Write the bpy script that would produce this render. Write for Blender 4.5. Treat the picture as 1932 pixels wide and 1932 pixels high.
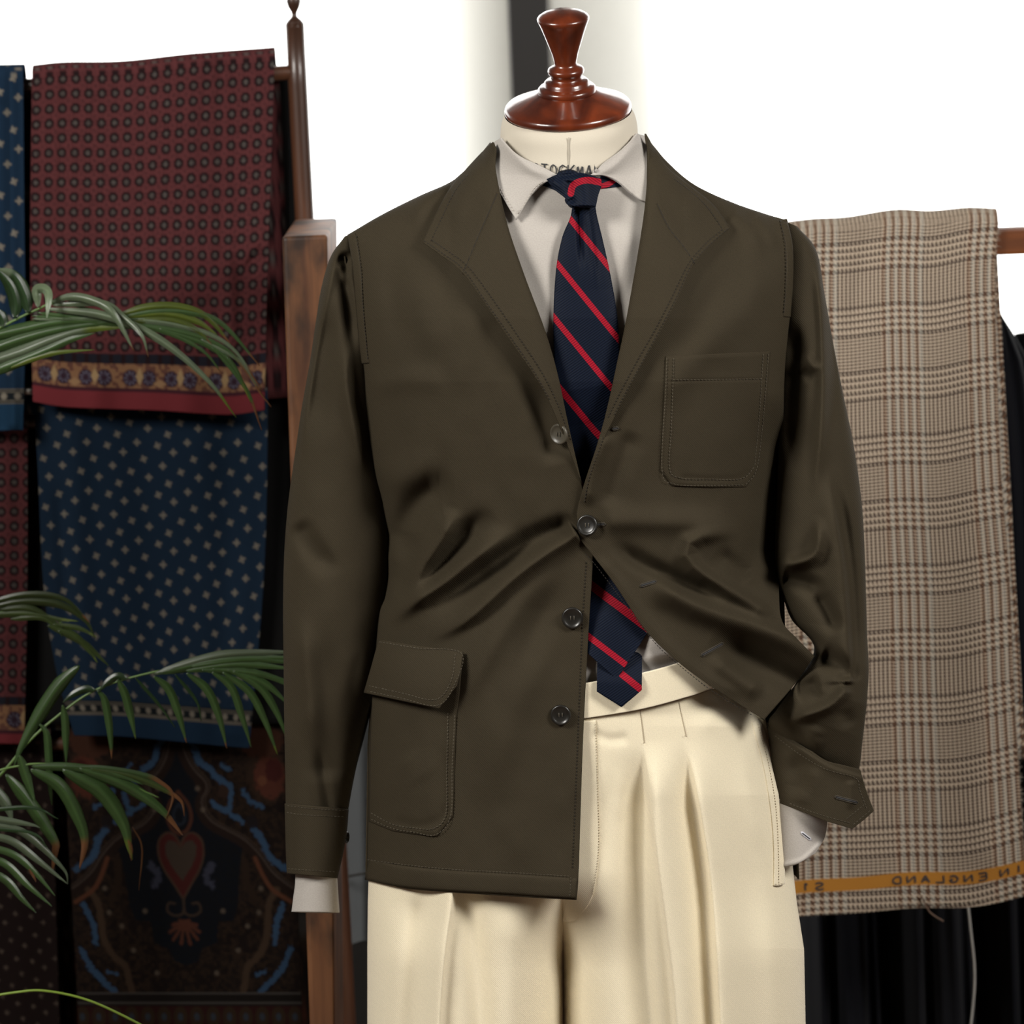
import bpy, bmesh, math, random
import numpy as np
from mathutils import Vector, Matrix

# ------------------------------------------------------------------ clear
for _o in list(bpy.data.objects):
    bpy.data.objects.remove(_o, do_unlink=True)
SC = bpy.context.scene
COL = SC.collection
random.seed(7)
RNG = np.random.default_rng(7)

# ------------------------------------------------------------------ camera
PHI = math.radians(2.3)            # slight roll of the hand-held camera
FPX = 7200.0                       # focal length in pixels of a 1932 px frame
DIST = 4.0                         # camera to dress form
PYH = -174.0                       # pixel row of the horizon (level lens shifted down)
CS, SN = math.cos(PHI), math.sin(PHI)
CX = (966 - PYH) / FPX * DIST * SN
CZ = 1.23 + (966 - PYH) / FPX * DIST * CS
cam_data = bpy.data.cameras.new('camera')
cam = bpy.data.objects.new('camera', cam_data)
COL.objects.link(cam)
cam.matrix_world = Matrix(((CS, SN, 0, CX), (0, 0, -1, -DIST), (-SN, CS, 0, CZ), (0, 0, 0, 1)))
cam_data.sensor_width = 36.0
cam_data.lens = FPX / 1932 * 36
cam_data.shift_y = -(966 - PYH) / 1932
cam_data.clip_start = 0.05
cam_data.dof.use_dof = True
cam_data.dof.focus_distance = DIST - 0.10
cam_data.dof.aperture_fstop = 7.0
SC.camera = cam

# ------------------------------------------------------------------ world (bright overcast sky outside the windows)
wd = bpy.data.worlds.new('sky')
SC.world = wd
wd.use_nodes = True
wd.node_tree.nodes['Background'].inputs[0].default_value = (1.0, 0.985, 0.955, 1)
wd.node_tree.nodes['Background'].inputs[1].default_value = 4.2

# ------------------------------------------------------------------ interior lamps
def area(name, loc, target, size, power, color=(1, 1, 1), size_y=None):
    l = bpy.data.lights.new(name, 'AREA')
    l.energy = power
    l.size = size
    if size_y:
        l.shape = 'RECTANGLE'
        l.size_y = size_y
    l.color = color
    o = bpy.data.objects.new(name, l)
    o.location = loc
    o.rotation_euler = (Vector(target) - Vector(loc)).to_track_quat('-Z', 'Y').to_euler()
    COL.objects.link(o)
    return o
area('shop_light_left', (-2.15, -2.05, 3.0), (0.0, 0.0, 1.1), 1.1, 149, (1, 0.965, 0.91))
area('shop_light_right', (2.25, -2.05, 3.0), (0.1, 0.0, 1.1), 1.1, 145, (1, 0.965, 0.92))
def portal(loc, target, sx, sy):
    o = area('window_portal', loc, target, sx, 1.0, size_y=sy)
    o.data.cycles.is_portal = True

vs = SC.view_settings
vs.view_transform = 'Standard'
vs.look = 'None'
vs.gamma = 1
vs.use_curve_mapping = False
vs.exposure = 0.0
SC.cycles.use_denoising = True
SC.cycles.max_bounces = 8

# ------------------------------------------------------------------ helpers
def W(px, py, Y):
    """Point on the ray of pixel (px, py) at world depth Y (arrays allowed)."""
    px = np.asarray(px, float); py = np.asarray(py, float); Y = np.asarray(Y, float)
    a = (px - 966) / FPX; b = (py - PYH) / FPX; t = Y + DIST
    X = CX + t * (a * CS - b * SN)
    Z = CZ + t * (-a * SN - b * CS)
    return np.stack(np.broadcast_arrays(X, t - DIST, Z), -1)
def V3(px, py, Y):
    return Vector(W(px, py, Y).tolist())
def cum(p):
    d = np.hypot(*np.diff(p, axis=0).T)
    return np.concatenate([[0], np.cumsum(d)])
def poly(pts, n):
    p = np.asarray(pts, float); s = cum(p); t = np.linspace(0, s[-1], n)
    return np.stack([np.interp(t, s, p[:, k]) for k in range(p.shape[1])], -1)
def cr(pts, n, dense=24):
    """Catmull-Rom through pts, resampled to n even steps."""
    p = np.asarray(pts, float)
    if len(p) < 3:
        return poly(p, n)
    q = np.vstack([2 * p[0] - p[1], p, 2 * p[-1] - p[-2]])
    out = []
    for i in range(1, len(q) - 2):
        t = np.linspace(0, 1, dense, endpoint=False)[:, None]
        a, b, c, d = q[i - 1], q[i], q[i + 1], q[i + 2]
        out.append(0.5 * (2 * b + (c - a) * t + (2 * a - 5 * b + 4 * c - d) * t ** 2 + (3 * b - a - 3 * c + d) * t ** 3))
    out.append(p[-1:])
    pp = np.vstack(out)
    s = np.concatenate([[0], np.cumsum(np.linalg.norm(np.diff(pp, axis=0), axis=1))])
    t = np.linspace(0, s[-1], n)
    return np.stack([np.interp(t, s, pp[:, k]) for k in range(pp.shape[1])], -1)
def smooth(e0, e1, x):
    t = np.clip((np.asarray(x, float) - e0) / (e1 - e0), 0, 1)
    return t * t * (3 - 2 * t)
def smin(a, b, k):
    h = np.clip(0.5 + 0.5 * (b - a) / k, 0, 1)
    return b * (1 - h) + a * h - k * h * (1 - h)
def coons(top, right, bottom, left, nu, nv, f=cr):
    T, B = f(top, nu), f(bottom, nu); L, R = f(left, nv), f(right, nv)
    u = np.linspace(0, 1, nu)[None, :, None]; v = np.linspace(0, 1, nv)[:, None, None]
    return ((1 - v) * T[None] + v * B[None] + (1 - u) * L[:, None] + u * R[:, None]
            - ((1 - u) * (1 - v) * T[0] + u * (1 - v) * T[-1] + (1 - u) * v * B[0] + u * v * B[-1]))
def field(px, py, strokes):
    """Sum of soft ridges: (points, width on the left, width on the right, height, fade in, fade out)."""
    sh = np.shape(px); X = np.ravel(px).astype(float); Y = np.ravel(py).astype(float)
    F = np.zeros_like(X)
    for pts, wl, wr, amp, f0, f1 in strokes:
        c = cr(pts, 14)
        wm = 3 * max(wl, wr)
        m = np.where((X > c[:, 0].min() - wm) & (X < c[:, 0].max() + wm) & (Y > c[:, 1].min() - wm) & (Y < c[:, 1].max() + wm))[0]
        if not len(m):
            continue
        x, y = X[m], Y[m]
        best = np.full(len(m), 1e18); par = np.zeros(len(m)); side = np.zeros(len(m))
        n = len(c) - 1
        for i in range(n):
            ax, ay = c[i]; dx, dy = c[i + 1] - c[i]
            rx, ry = x - ax, y - ay
            t = np.clip((rx * dx + ry * dy) / (dx * dx + dy * dy + 1e-9), 0, 1)
            d = (rx - t * dx) ** 2 + (ry - t * dy) ** 2
            k = d < best
            best[k] = d[k]; par[k] = (i + t[k]) / n; side[k] = (dx * ry - dy * rx)[k]
        w = np.where(side > 0, wr, wl)
        e = np.ones(len(m))
        if f0 > 0: e *= smooth(0, f0, par)
        if f1 > 0: e *= 1 - smooth(1 - f1, 1, par)
        F[m] += amp * e * np.exp(-best / (w * w))
    return F.reshape(sh)

def make_mesh(name, verts, faces4, mat, parent=None, uv=None, col=None, smooth_on=True):
    me = bpy.data.meshes.new(name)
    verts = np.ascontiguousarray(verts, np.float32).reshape(-1, 3)
    f = np.ascontiguousarray(faces4, np.int32)
    me.vertices.add(len(verts)); me.vertices.foreach_set('co', verts.ravel())
    me.loops.add(f.size); me.loops.foreach_set('vertex_index', f.ravel())
    me.polygons.add(len(f)); me.polygons.foreach_set('loop_start', np.arange(0, f.size, 4, dtype=np.int32))
    me.update(calc_edges=True)
    me.validate()
    me.polygons.foreach_set('use_smooth', np.full(len(me.polygons), smooth_on))
    idx = np.zeros(len(me.loops), np.int32); me.loops.foreach_get('vertex_index', idx)
    if uv is not None:
        l = me.uv_layers.new(name='UVMap')
        l.data.foreach_set('uv', np.ascontiguousarray(np.asarray(uv, np.float32).reshape(-1, 2)[idx]).ravel())
    if col is not None:
        a = me.color_attributes.new('Col', 'FLOAT_COLOR', 'POINT')
        c = np.ones((len(verts), 4), np.float32); c[:, :3] = np.asarray(col).reshape(-1, 3)
        a.data.foreach_set('color', c.ravel())
    me.materials.append(mat)
    o = bpy.data.objects.new(name, me)
    COL.objects.link(o)
    if parent is not None:
        o.parent = parent
        o.matrix_parent_inverse = parent.matrix_world.inverted()
    return o
def grid_faces(nv, nu, closed_u=False, base=0):
    i = np.arange(nv - 1)[:, None]
    j = np.arange(nu if closed_u else nu - 1)[None, :]
    j2 = (j + 1) % nu
    return (base + np.stack([i * nu + j, (i + 1) * nu + j, (i + 1) * nu + j2, i * nu + j2], -1)).reshape(-1, 4)
def grid(name, P, mat, parent=None, uv=None, col=None, closed=False, thick=0.0, cap=False):
    """Grid surface P[v,u]; thick adds a back layer and closes the rim."""
    nv, nu = P.shape[:2]
    V = P.reshape(-1, 3); Fc = grid_faces(nv, nu, closed)
    U = None if uv is None else np.asarray(uv).reshape(-1, 2)
    Cc = None if col is None else np.asarray(col).reshape(-1, 3)
    if thick > 0:
        gu = np.gradient(P, axis=1); gv = np.gradient(P, axis=0)
        N = np.cross(gv, gu); N /= np.linalg.norm(N, axis=-1, keepdims=True) + 1e-12
        B = (P - N * thick).reshape(-1, 3)
        n = len(V)
        F2 = grid_faces(nv, nu, closed, n)[:, ::-1]
        rim = []
        top = np.arange(nu); bot = (nv - 1) * nu + np.arange(nu)
        lef = np.arange(nv) * nu; rig = lef + nu - 1
        def strip(a, fl):
            q = np.stack([a[:-1], a[1:], a[1:] + n, a[:-1] + n], -1)
            rim.append(q[:, ::-1] if fl else q)
        strip(top, False); strip(bot, True)
        if not closed:
            strip(lef, True); strip(rig, False)
        Fc = np.vstack([Fc, F2] + rim)
        V = np.vstack([V, B])
        if U is not None: U = np.vstack([U, U])
        if Cc is not None: Cc = np.vstack([Cc, Cc])
    return make_mesh(name, V, Fc, mat, parent, U, Cc)
def patch(name, C, Yfun, mat, parent=None, thick=0.0016, uv=None, col=None):
    px, py = C[..., 0], C[..., 1]
    Y = Yfun(px, py) if callable(Yfun) else Yfun
    if uv is None:
        uv = np.stack([px / 1800, -py / 1800], -1)
    return grid(name, W(px, py, Y), mat, parent, uv, col, thick=thick)
def tube(name, path, r, mat, parent=None, n=10, taper=None):
    """Round tube along 3-D points."""
    P = np.asarray(path, float); m = len(P)
    r = np.full(m, r) if np.isscalar(r) else np.asarray(r, float)
    T = np.gradient(P, axis=0); T /= np.linalg.norm(T, axis=1, keepdims=True) + 1e-12
    ref = np.array([0, 1, 0.02]) if abs(T[0, 1]) < 0.9 else np.array([1, 0, 0.0])
    A = np.cross(T, ref); A /= np.linalg.norm(A, axis=1, keepdims=True) + 1e-12
    B = np.cross(T, A)
    a = np.linspace(0, 2 * math.pi, n, endpoint=False)
    R = P[:, None] + r[:, None, None] * (np.cos(a)[None, :, None] * A[:, None] + np.sin(a)[None, :, None] * B[:, None])
    V = np.vstack([R.reshape(-1, 3), P[:1], P[-1:]])
    F = grid_faces(m, n, True)[:, ::-1].tolist()
    k = m * n
    for j in range(0, n, 2):
        F.append([k, (j + 2) % n, (j + 1) % n, j])
        b = (m - 1) * n
        F.append([k + 1, b + j, b + (j + 1) % n, b + (j + 2) % n])
    return make_mesh(name, V, np.array(F), mat, parent)
def lathe(name, prof, origin, axis, mat, parent=None, n=48, squash=1.0):
    """prof: (radius, height) pairs in metres, turned about axis from origin."""
    ax = Vector(axis).normalized()
    xx = Vector((1, 0, 0)); xx = (xx - ax * xx.dot(ax)).normalized(); yy = ax.cross(xx)
    pr = np.asarray(prof, float)
    a = np.linspace(0, 2 * math.pi, n, endpoint=False)
    X = np.array(xx); Yv = np.array(yy) * squash; A = np.array(ax)
    P = (np.array(origin)[None, None] + pr[:, 0][:, None, None] * (np.cos(a)[None, :, None] * X + np.sin(a)[None, :, None] * Yv)
         + pr[:, 1][:, None, None] * A)
    return grid(name, P, mat, parent, closed=True)
def box(name, p0, p1, mat, parent=None, bevel=0.0):
    bm = bmesh.new()
    bmesh.ops.create_cube(bm, size=1)
    c = (Vector(p0) + Vector(p1)) / 2; d = Vector(p1) - Vector(p0)
    for v in bm.verts:
        v.co = Vector((v.co.x * d.x, v.co.y * d.y, v.co.z * d.z)) + c
    if bevel:
        bmesh.ops.bevel(bm, geom=bm.edges[:], offset=bevel, segments=2, affect='EDGES', profile=0.6)
    me = bpy.data.meshes.new(name); bm.to_mesh(me); bm.free()
    me.materials.append(mat)
    o = bpy.data.objects.new(name, me); COL.objects.link(o)
    if parent is not None:
        o.parent = parent; o.matrix_parent_inverse = parent.matrix_world.inverted()
    return o
def thing(name, label, cat, loc, group=None):
    o = bpy.data.objects.new(name, None)
    COL.objects.link(o); o.location = loc; o.empty_display_size = 0.05
    o.matrix_world = Matrix.Translation(Vector(loc))
    return tag(o, label, cat, group)
def tag(o, label, cat, group=None):
    o['label'] = label; o['category'] = cat
    if group: o['group'] = group
    return o
def struct(o):
    o['kind'] = 'structure'
    return o
def stitches(name, lines, Yfun, mat, parent, dash=4.2, gap=2.2, w=0.65, lift=0.0012):
    """Running stitches: small raised dashes along pixel polylines on the surface Yfun; one mesh per seam line."""
    for pts in lines:
        c = cr(pts, 200); sL = cum(c); L = sL[-1]
        kn = int(L / (dash + gap))
        if kn < 1: continue
        V, F = [], []
        for t in np.arange(kn) * (L / kn):
            a = np.array([np.interp(t, sL, c[:, 0]), np.interp(t, sL, c[:, 1])])
            b = np.array([np.interp(t + dash, sL, c[:, 0]), np.interp(t + dash, sL, c[:, 1])])
            d = b - a; n = np.array([-d[1], d[0]]) / (np.hypot(*d) + 1e-9) * w
            m = (a + b) / 2; i = len(V)
            V += [(x, y, 0.3) for x, y in (a - n, b - n, b + n, a + n)] + [(m[0], m[1], 1.0)]
            F += [[i, i + 1, i + 4], [i + 1, i + 2, i + 4], [i + 2, i + 3, i + 4], [i + 3, i, i + 4]]
        A = np.array(V)
        ym = Yfun(A[:, 0], A[:, 1]) - A[:, 2] * lift
        me = bpy.data.meshes.new(name)
        me.from_pydata(W(A[:, 0], A[:, 1], ym).tolist(), [], F)
        me.materials.append(mat)
        o = bpy.data.objects.new(name, me); COL.objects.link(o)
        o.parent = parent; o.matrix_parent_inverse = parent.matrix_world.inverted()
_nz = RNG.random((64, 64))
def noise2(x, y, s):
    x = np.asarray(x, float) / s; y = np.asarray(y, float) / s
    i, j = np.floor(x).astype(int), np.floor(y).astype(int); fx, fy = x - i, y - j
    fx = fx * fx * (3 - 2 * fx); fy = fy * fy * (3 - 2 * fy)
    g = lambda a, b: _nz[a % 64, b % 64]
    return (g(i, j) * (1 - fx) + g(i + 1, j) * fx) * (1 - fy) + (g(i, j + 1) * (1 - fx) + g(i + 1, j + 1) * fx) * fy
def rumple(px, py):
    """Slight unevenness of hanging cloth."""
    return 0.0034 * (noise2(px + 13, py * 0.55, 62.0) - .5) + 0.0012 * (noise2(px + 400, py * 0.7 + 70, 27.0) - .5)

# ------------------------------------------------------------------ materials
def srgb(r, g, b):
    f = lambda c: (c / 255 / 12.92) if c <= 10 else ((c / 255 + 0.055) / 1.055) ** 2.4
    return (f(r), f(g), f(b))
class NT:
    def __init__(s, name):
        s.m = bpy.data.materials.new(name); s.m.use_nodes = True
        s.t = s.m.node_tree; s.b = s.t.nodes['Principled BSDF']; s.out = s.t.nodes['Material Output']
    def n(s, typ, **kw):
        x = s.t.nodes.new(typ)
        for k, v in kw.items():
            if k.startswith('i_'):
                key = k[2:]
                x.inputs[int(key) if key.isdigit() else key.replace('_', ' ')].default_value = v
            else:
                setattr(x, k, v)
        return x
    def l(s, a, b): s.t.links.new(a, b)
    def math(s, op, a, b=None, c=None):
        x = s.t.nodes.new('ShaderNodeMath'); x.operation = op
        for i, v in enumerate((a, b, c)):
            if v is None: continue
            if hasattr(v, 'is_output'): s.l(v, x.inputs[i])
            else: x.inputs[i].default_value = v
        return x.outputs[0]
    def mix(s, fac, a, b, blend='MIX'):
        x = s.t.nodes.new('ShaderNodeMix'); x.data_type = 'RGBA'; x.blend_type = blend
        for k, v in ((0, fac), (6, a), (7, b)):
            if hasattr(v, 'is_output'): s.l(v, x.inputs[k])
            else: x.inputs[k].default_value = v if k == 0 else (*v, 1) if len(v) == 3 else v
        return x.outputs[2]
    def set(s, **kw):
        for k, v in kw.items():
            s.b.inputs[k.replace('_', ' ')].default_value = (*v, 1) if isinstance(v, tuple) and len(v) == 3 else v
        return s
def cloth(name, color, rough=0.9, sheen=0.15, var=0.12, scale=900.0, bump=0.25, weave=None, attr=False, dist=0.0006):
    """Woven cloth: fine noise in colour and height; attr takes the dye from the mesh's own pattern."""
    k = NT(name)
    uv = k.n('ShaderNodeTexCoord').outputs['UV' if not attr else 'Generated']
    if attr:
        uv = k.n('ShaderNodeTexCoord').outputs['Object']
    no = k.n('ShaderNodeTexNoise', i_Scale=scale, i_Detail=2.0); k.l(uv, no.inputs['Vector'])
    big = k.n('ShaderNodeTexNoise', i_Scale=14.0, i_Detail=3.0); k.l(uv, big.inputs['Vector'])
    base = (*color, 1)
    if attr:
        a = k.n('ShaderNodeAttribute', attribute_name='Col'); base = a.outputs['Color']
    f = k.math('ADD', k.math('MULTIPLY', k.math('SUBTRACT', no.outputs['Fac'], 0.5), 2.2 * var), k.math('MULTIPLY', k.math('SUBTRACT', big.outputs['Fac'], 0.5), var * 0.6))
    f = k.math('ADD', f, 1.0)
    c = k.n('ShaderNodeCombineColor')
    for i in range(3): k.l(f, c.inputs[i])
    k.l(k.mix(1.0, base, c.outputs[0], 'MULTIPLY'), k.b.inputs['Base Color'])
    b = k.n('ShaderNodeBump', i_Strength=bump, i_Distance=dist)
    h = no.outputs['Fac']
    if weave:
        wv = k.n('ShaderNodeTexWave', wave_type='BANDS', bands_direction='DIAGONAL', i_Scale=weave, i_Distortion=0.4)
        k.l(uv, wv.inputs['Vector'])
        h = k.math('ADD', h, k.math('MULTIPLY', wv.outputs['Fac'], 0.8))
    k.l(h, b.inputs['Height']); k.l(b.outputs[0], k.b.inputs['Normal'])
    k.set(Roughness=rough, Sheen_Weight=sheen, Sheen_Roughness=0.5)
    k.b.inputs['Specular IOR Level'].default_value = 0.08
    return k.m
def wood(name, c1, c2, rough=0.4, scale=6.0, stretch=(1, 1, 0.12), coat=0.0, stain=None, stain_scale=9.0, stain_amt=0.62):
    k = NT(name)
    co = k.n('ShaderNodeTexCoord').outputs['Object']
    mp = k.n('ShaderNodeMapping'); mp.inputs['Scale'].default_value = stretch; k.l(co, mp.inputs[0])
    n1 = k.n('ShaderNodeTexNoise', i_Scale=scale * 6, i_Detail=5.0, i_Distortion=1.2); k.l(mp.outputs[0], n1.inputs['Vector'])
    n2 = k.n('ShaderNodeTexNoise', i_Scale=scale * 40, i_Detail=3.0); k.l(mp.outputs[0], n2.inputs['Vector'])
    r = k.n('ShaderNodeValToRGB'); k.l(n1.outputs['Fac'], r.inputs[0])
    r.color_ramp.elements[0].position = 0.35; r.color_ramp.elements[1].position = 0.68
    r.color_ramp.elements[0].color = (*c1, 1); r.color_ramp.elements[1].color = (*c2, 1)
    f = k.math('ADD', k.math('MULTIPLY', n2.outputs['Fac'], 0.5), 0.75)
    c = k.n('ShaderNodeCombineColor')
    for i in range(3): k.l(f, c.inputs[i])
    colr = k.mix(1.0, r.outputs[0], c.outputs[0], 'MULTIPLY')
    if stain:
        mp2 = k.n('ShaderNodeMapping'); mp2.inputs['Scale'].default_value = (1, 1, 0.4); k.l(co, mp2.inputs[0])
        n3 = k.n('ShaderNodeTexNoise', i_Scale=stain_scale, i_Detail=4.0); k.l(mp2.outputs[0], n3.inputs['Vector'])
        r3 = k.n('ShaderNodeValToRGB'); k.l(n3.outputs['Fac'], r3.inputs[0])
        r3.color_ramp.elements[0].position = stain_amt - 0.08; r3.color_ramp.elements[1].position = stain_amt + 0.06
        colr = k.mix(r3.outputs[0], colr, stain)
    k.l(colr, k.b.inputs['Base Color'])
    b = k.n('ShaderNodeBump', i_Strength=0.15, i_Distance=0.001); k.l(n2.outputs['Fac'], b.inputs['Height']); k.l(b.outputs[0], k.b.inputs['Normal'])
    k.set(Roughness=rough, Coat_Weight=coat, Coat_Roughness=0.08)
    return k.m
def plain(name, color, rough=0.5, metallic=0.0, coat=0.0, noise=0.06, nscale=30.0):
    k = NT(name)
    co = k.n('ShaderNodeTexCoord').outputs['Object']
    n1 = k.n('ShaderNodeTexNoise', i_Scale=nscale, i_Detail=3.0); k.l(co, n1.inputs['Vector'])
    f = k.math('ADD', k.math('MULTIPLY', k.math('SUBTRACT', n1.outputs['Fac'], 0.5), noise * 3), 1.0)
    c = k.n('ShaderNodeCombineColor')
    for i in range(3): k.l(f, c.inputs[i])
    k.l(k.mix(1.0, color, c.outputs[0], 'MULTIPLY'), k.b.inputs['Base Color'])
    k.set(Roughness=rough, Metallic=metallic, Coat_Weight=coat)
    return k.m
M = {}
M['olive'] = cloth('olive_twill', (0.0365, 0.0290, 0.0178), 0.8, 0.0, 0.28, 800, 0.3, weave=260)
M['olive_thread'] = plain('olive_thread', (0.064, 0.053, 0.034), 0.8)
M['dark_thread'] = plain('dark_thread', (0.015, 0.0115, 0.007), 0.9)
M['olive_dark'] = cloth('olive_lining', (0.03, 0.026, 0.018), 0.9, 0.0, 0.1, 800)
M['shirt'] = cloth('ecru_flannel', (0.40, 0.372, 0.340), 0.95, 0.25, 0.14, 700, 0.35)
M['shirt_cuff'] = M['shirt']
M['linen'] = cloth('cream_linen', (0.54, 0.492, 0.405), 0.9, 0.1, 0.12, 1300, 0.25)
M['trouser'] = cloth('cream_wool', (0.745, 0.665, 0.495), 0.95, 0.3, 0.13, 800, 0.3, weave=300)
M['trouser_thread'] = plain('trouser_thread', (0.42, 0.35, 0.24), 0.8)
M['hole_thread'] = plain('buttonhole_thread', (0.030, 0.024, 0.015), 0.9)
M['ink'] = plain('black_ink', (0.02, 0.02, 0.022), 0.7)
M['mahogany'] = wood('mahogany', srgb(58, 20, 9), srgb(110, 46, 20), 0.28, 3.0, (1, 1, 0.35), coat=0.5)
M['darkwood'] = wood('dark_stained_wood', srgb(38, 22, 14), srgb(78, 48, 32), 0.38, 4.0, coat=0.15)
M['railwood'] = wood('rail_wood', srgb(66, 34, 14), srgb(128, 72, 34), 0.4, 4.0, (0.12, 1, 1))
M['board'] = wood('worn_oak', srgb(80, 48, 29), srgb(126, 84, 52), 0.55, 4.0, (1, 1, 0.1), stain=srgb(46, 30, 20), stain_scale=22.0, stain_amt=0.55)
M['horn'] = plain('horn_button', (0.012, 0.011, 0.009), 0.32, coat=0.12, noise=0.5, nscale=120)
M['horn_light'] = plain('pale_horn_button', (0.060, 0.053, 0.038), 0.4, coat=0.05, noise=0.35, nscale=120)
M['steel'] = plain('brushed_steel', (0.55, 0.53, 0.5), 0.35, metallic=1.0)
M['black_metal'] = plain('black_metal', (0.02, 0.02, 0.02), 0.4, metallic=0.6)

# ================================================================== ROOM
M['wall'] = plain('dim_plaster', (0.10, 0.09, 0.078), 0.9)
M['wall_back'] = plain('dark_panelling', (0.018, 0.016, 0.014), 0.7)
M['cream'] = plain('cream_paint', (0.60, 0.595, 0.54), 0.7, noise=0.02)
M['mullion'] = plain('dark_brown_frame', (0.009, 0.007, 0.006), 0.5)
M['floor'] = wood('floor_boards', srgb(60, 40, 26), srgb(92, 64, 42), 0.5, 3.0, (1, 0.1, 1))
k = NT('window_glass')
tr = k.n('ShaderNodeBsdfTransparent'); gl = k.n('ShaderNodeBsdfGlossy', i_Roughness=0.02)
mx = k.n('ShaderNodeMixShader', i_0=0.05)
k.l(tr.outputs[0], mx.inputs[1]); k.l(gl.outputs[0], mx.inputs[2]); k.l(mx.outputs[0], k.out.inputs['Surface'])
M['glass'] = k.m
YB = 2.4
XL, XR, YF, ZT = -3.2, 3.2, -5.6, 3.3
struct(box('floor', (XL, YF, -0.1), (XR, YB + 0.6, 0.0), M['floor']))
struct(box('ceiling', (XL, YF, ZT), (XR, YB + 0.6, ZT + 0.1), M['wall']))
struct(box('wall_left', (XL - 0.1, YF, 0), (XL, YB + 0.2, ZT), M['wall']))
struct(box('wall_right', (XR, YF, 0), (XR + 0.1, YB + 0.2, ZT), M['wall']))
struct(box('wall_front', (XL, YF - 0.1, 0), (XR, YF, ZT), M['wall']))
SILL, HEAD = 1.02, 3.05
struct(box('wall_back', (XL, YB, 0), (XR, YB + 0.2, SILL), M['wall_back']))
struct(box('trim_1', (XL, YB, HEAD), (XR, YB + 0.2, ZT), M['wall']))
xm0 = float(W(957, 90, YB)[0]); xm1 = float(W(1036, 90, YB)[0])
# centre pier between the two windows: dark frame post flanked by rounded cream reveals
def pier():
    a0 = W(np.array([958, 966.]), np.array([0, 200.]), YB); a1 = W(np.array([1034, 1041.]), np.array([0, 200.]), YB)
    x0, x1 = float(a0[:, 0].mean()), float(a1[:, 0].mean())
    struct(box('trim_2', (x0, YB - 0.03, SILL), (x1, YB + 0.12, HEAD), M['mullion'], bevel=0.004))
    zz = np.array([HEAD, SILL])
    def reveal(nm, x, s, rx, ry, a0):
        a = np.linspace(0, math.pi / 2, 40)
        X = x + s * rx * (np.sin(a0 + a * (1 - a0 / (math.pi / 2))) - math.sin(a0)) / (1 - math.sin(a0)); Y = YB + 0.005 + ry * (math.cos(a0) - np.cos(a0 + a * (1 - a0 / (math.pi / 2))))
        P = np.zeros((2, 40, 3)); P[..., 0] = X[None]; P[..., 1] = Y[None]; P[..., 2] = zz[:, None]
        if s < 0: P = P[:, ::-1]
        struct(grid(nm, P, M['cream'], thick=0.01))
    reveal('trim_3', x0, -1, 0.092, 0.32, 0.42)
    reveal('trim_4', x1, 1, 0.20, 0.9, 0.95)
    return x0 - 0.092, x1 + 0.20
xa, xb = pier()
struct(box('trim_5', (XL, YB - 0.05, SILL - 0.03), (XR, YB + 0.02, SILL), M['mullion'], bevel=0.003))
for i, (p, q) in enumerate(((XL, xa), (xb, XR))):
    struct(box('window_%d' % (i + 1), (p, YB + 0.32, SILL - 0.02), (q, YB + 0.326, HEAD + 0.02), M['glass']))
    portal(((p + q) / 2, YB + 0.5, (SILL + HEAD) / 2), ((p + q) / 2, 0, (SILL + HEAD) / 2), q - p, HEAD - SILL)

# ================================================================== DRESS FORM
TILT = math.radians(15)
AX = Vector((-math.sin(math.radians(0.9)), -math.sin(TILT), math.cos(TILT))).normalized()
CAP = V3(1072, 212, -0.005)        # centre of the underside of the neck cap
form = thing('dress_form', 'cream linen dress form with turned mahogany neck cap and handle, wearing the jacket', 'dress form', (0.06, 0.02, 0))
PX = 1 / 1800.0
lathe('neck_cap', [(0, 0), (117 * PX, 0.000), (119 * PX, 2 * PX), (120 * PX, 8 * PX), (118.5 * PX, 13 * PX), (116 * PX, 16 * PX), (100 * PX, 22 * PX),
                   (80 * PX, 30 * PX), (62 * PX, 37 * PX), (56 * PX, 40 * PX), (54 * PX, 40.5 * PX), (0, 40.5 * PX)], CAP, AX, M['mahogany'], form, 72).data.materials
h0 = 40 * PX
hp = [(0, 38), (54, 39), (55, 42), (54.5, 48), (51, 52), (44, 53), (42.5, 55), (42, 61), (39, 64), (33, 65), (30, 68), (29, 74), (30, 79), (33, 84), (34.5, 90),
      (33.5, 96), (30, 100), (25, 103), (22, 107), (21, 113), (22, 122), (25, 140), (31, 165), (37, 190), (43, 214), (47, 228), (49, 234), (49.3, 238), (47, 243), (40, 250), (28, 256), (14, 259), (0, 260)]
hd = lathe('handle', [(r * PX, (z if z < 64 else 64 + (z - 64) * 0.70) * PX) for r, z in hp], CAP, AX, M['mahogany'], form, 64)
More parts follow.
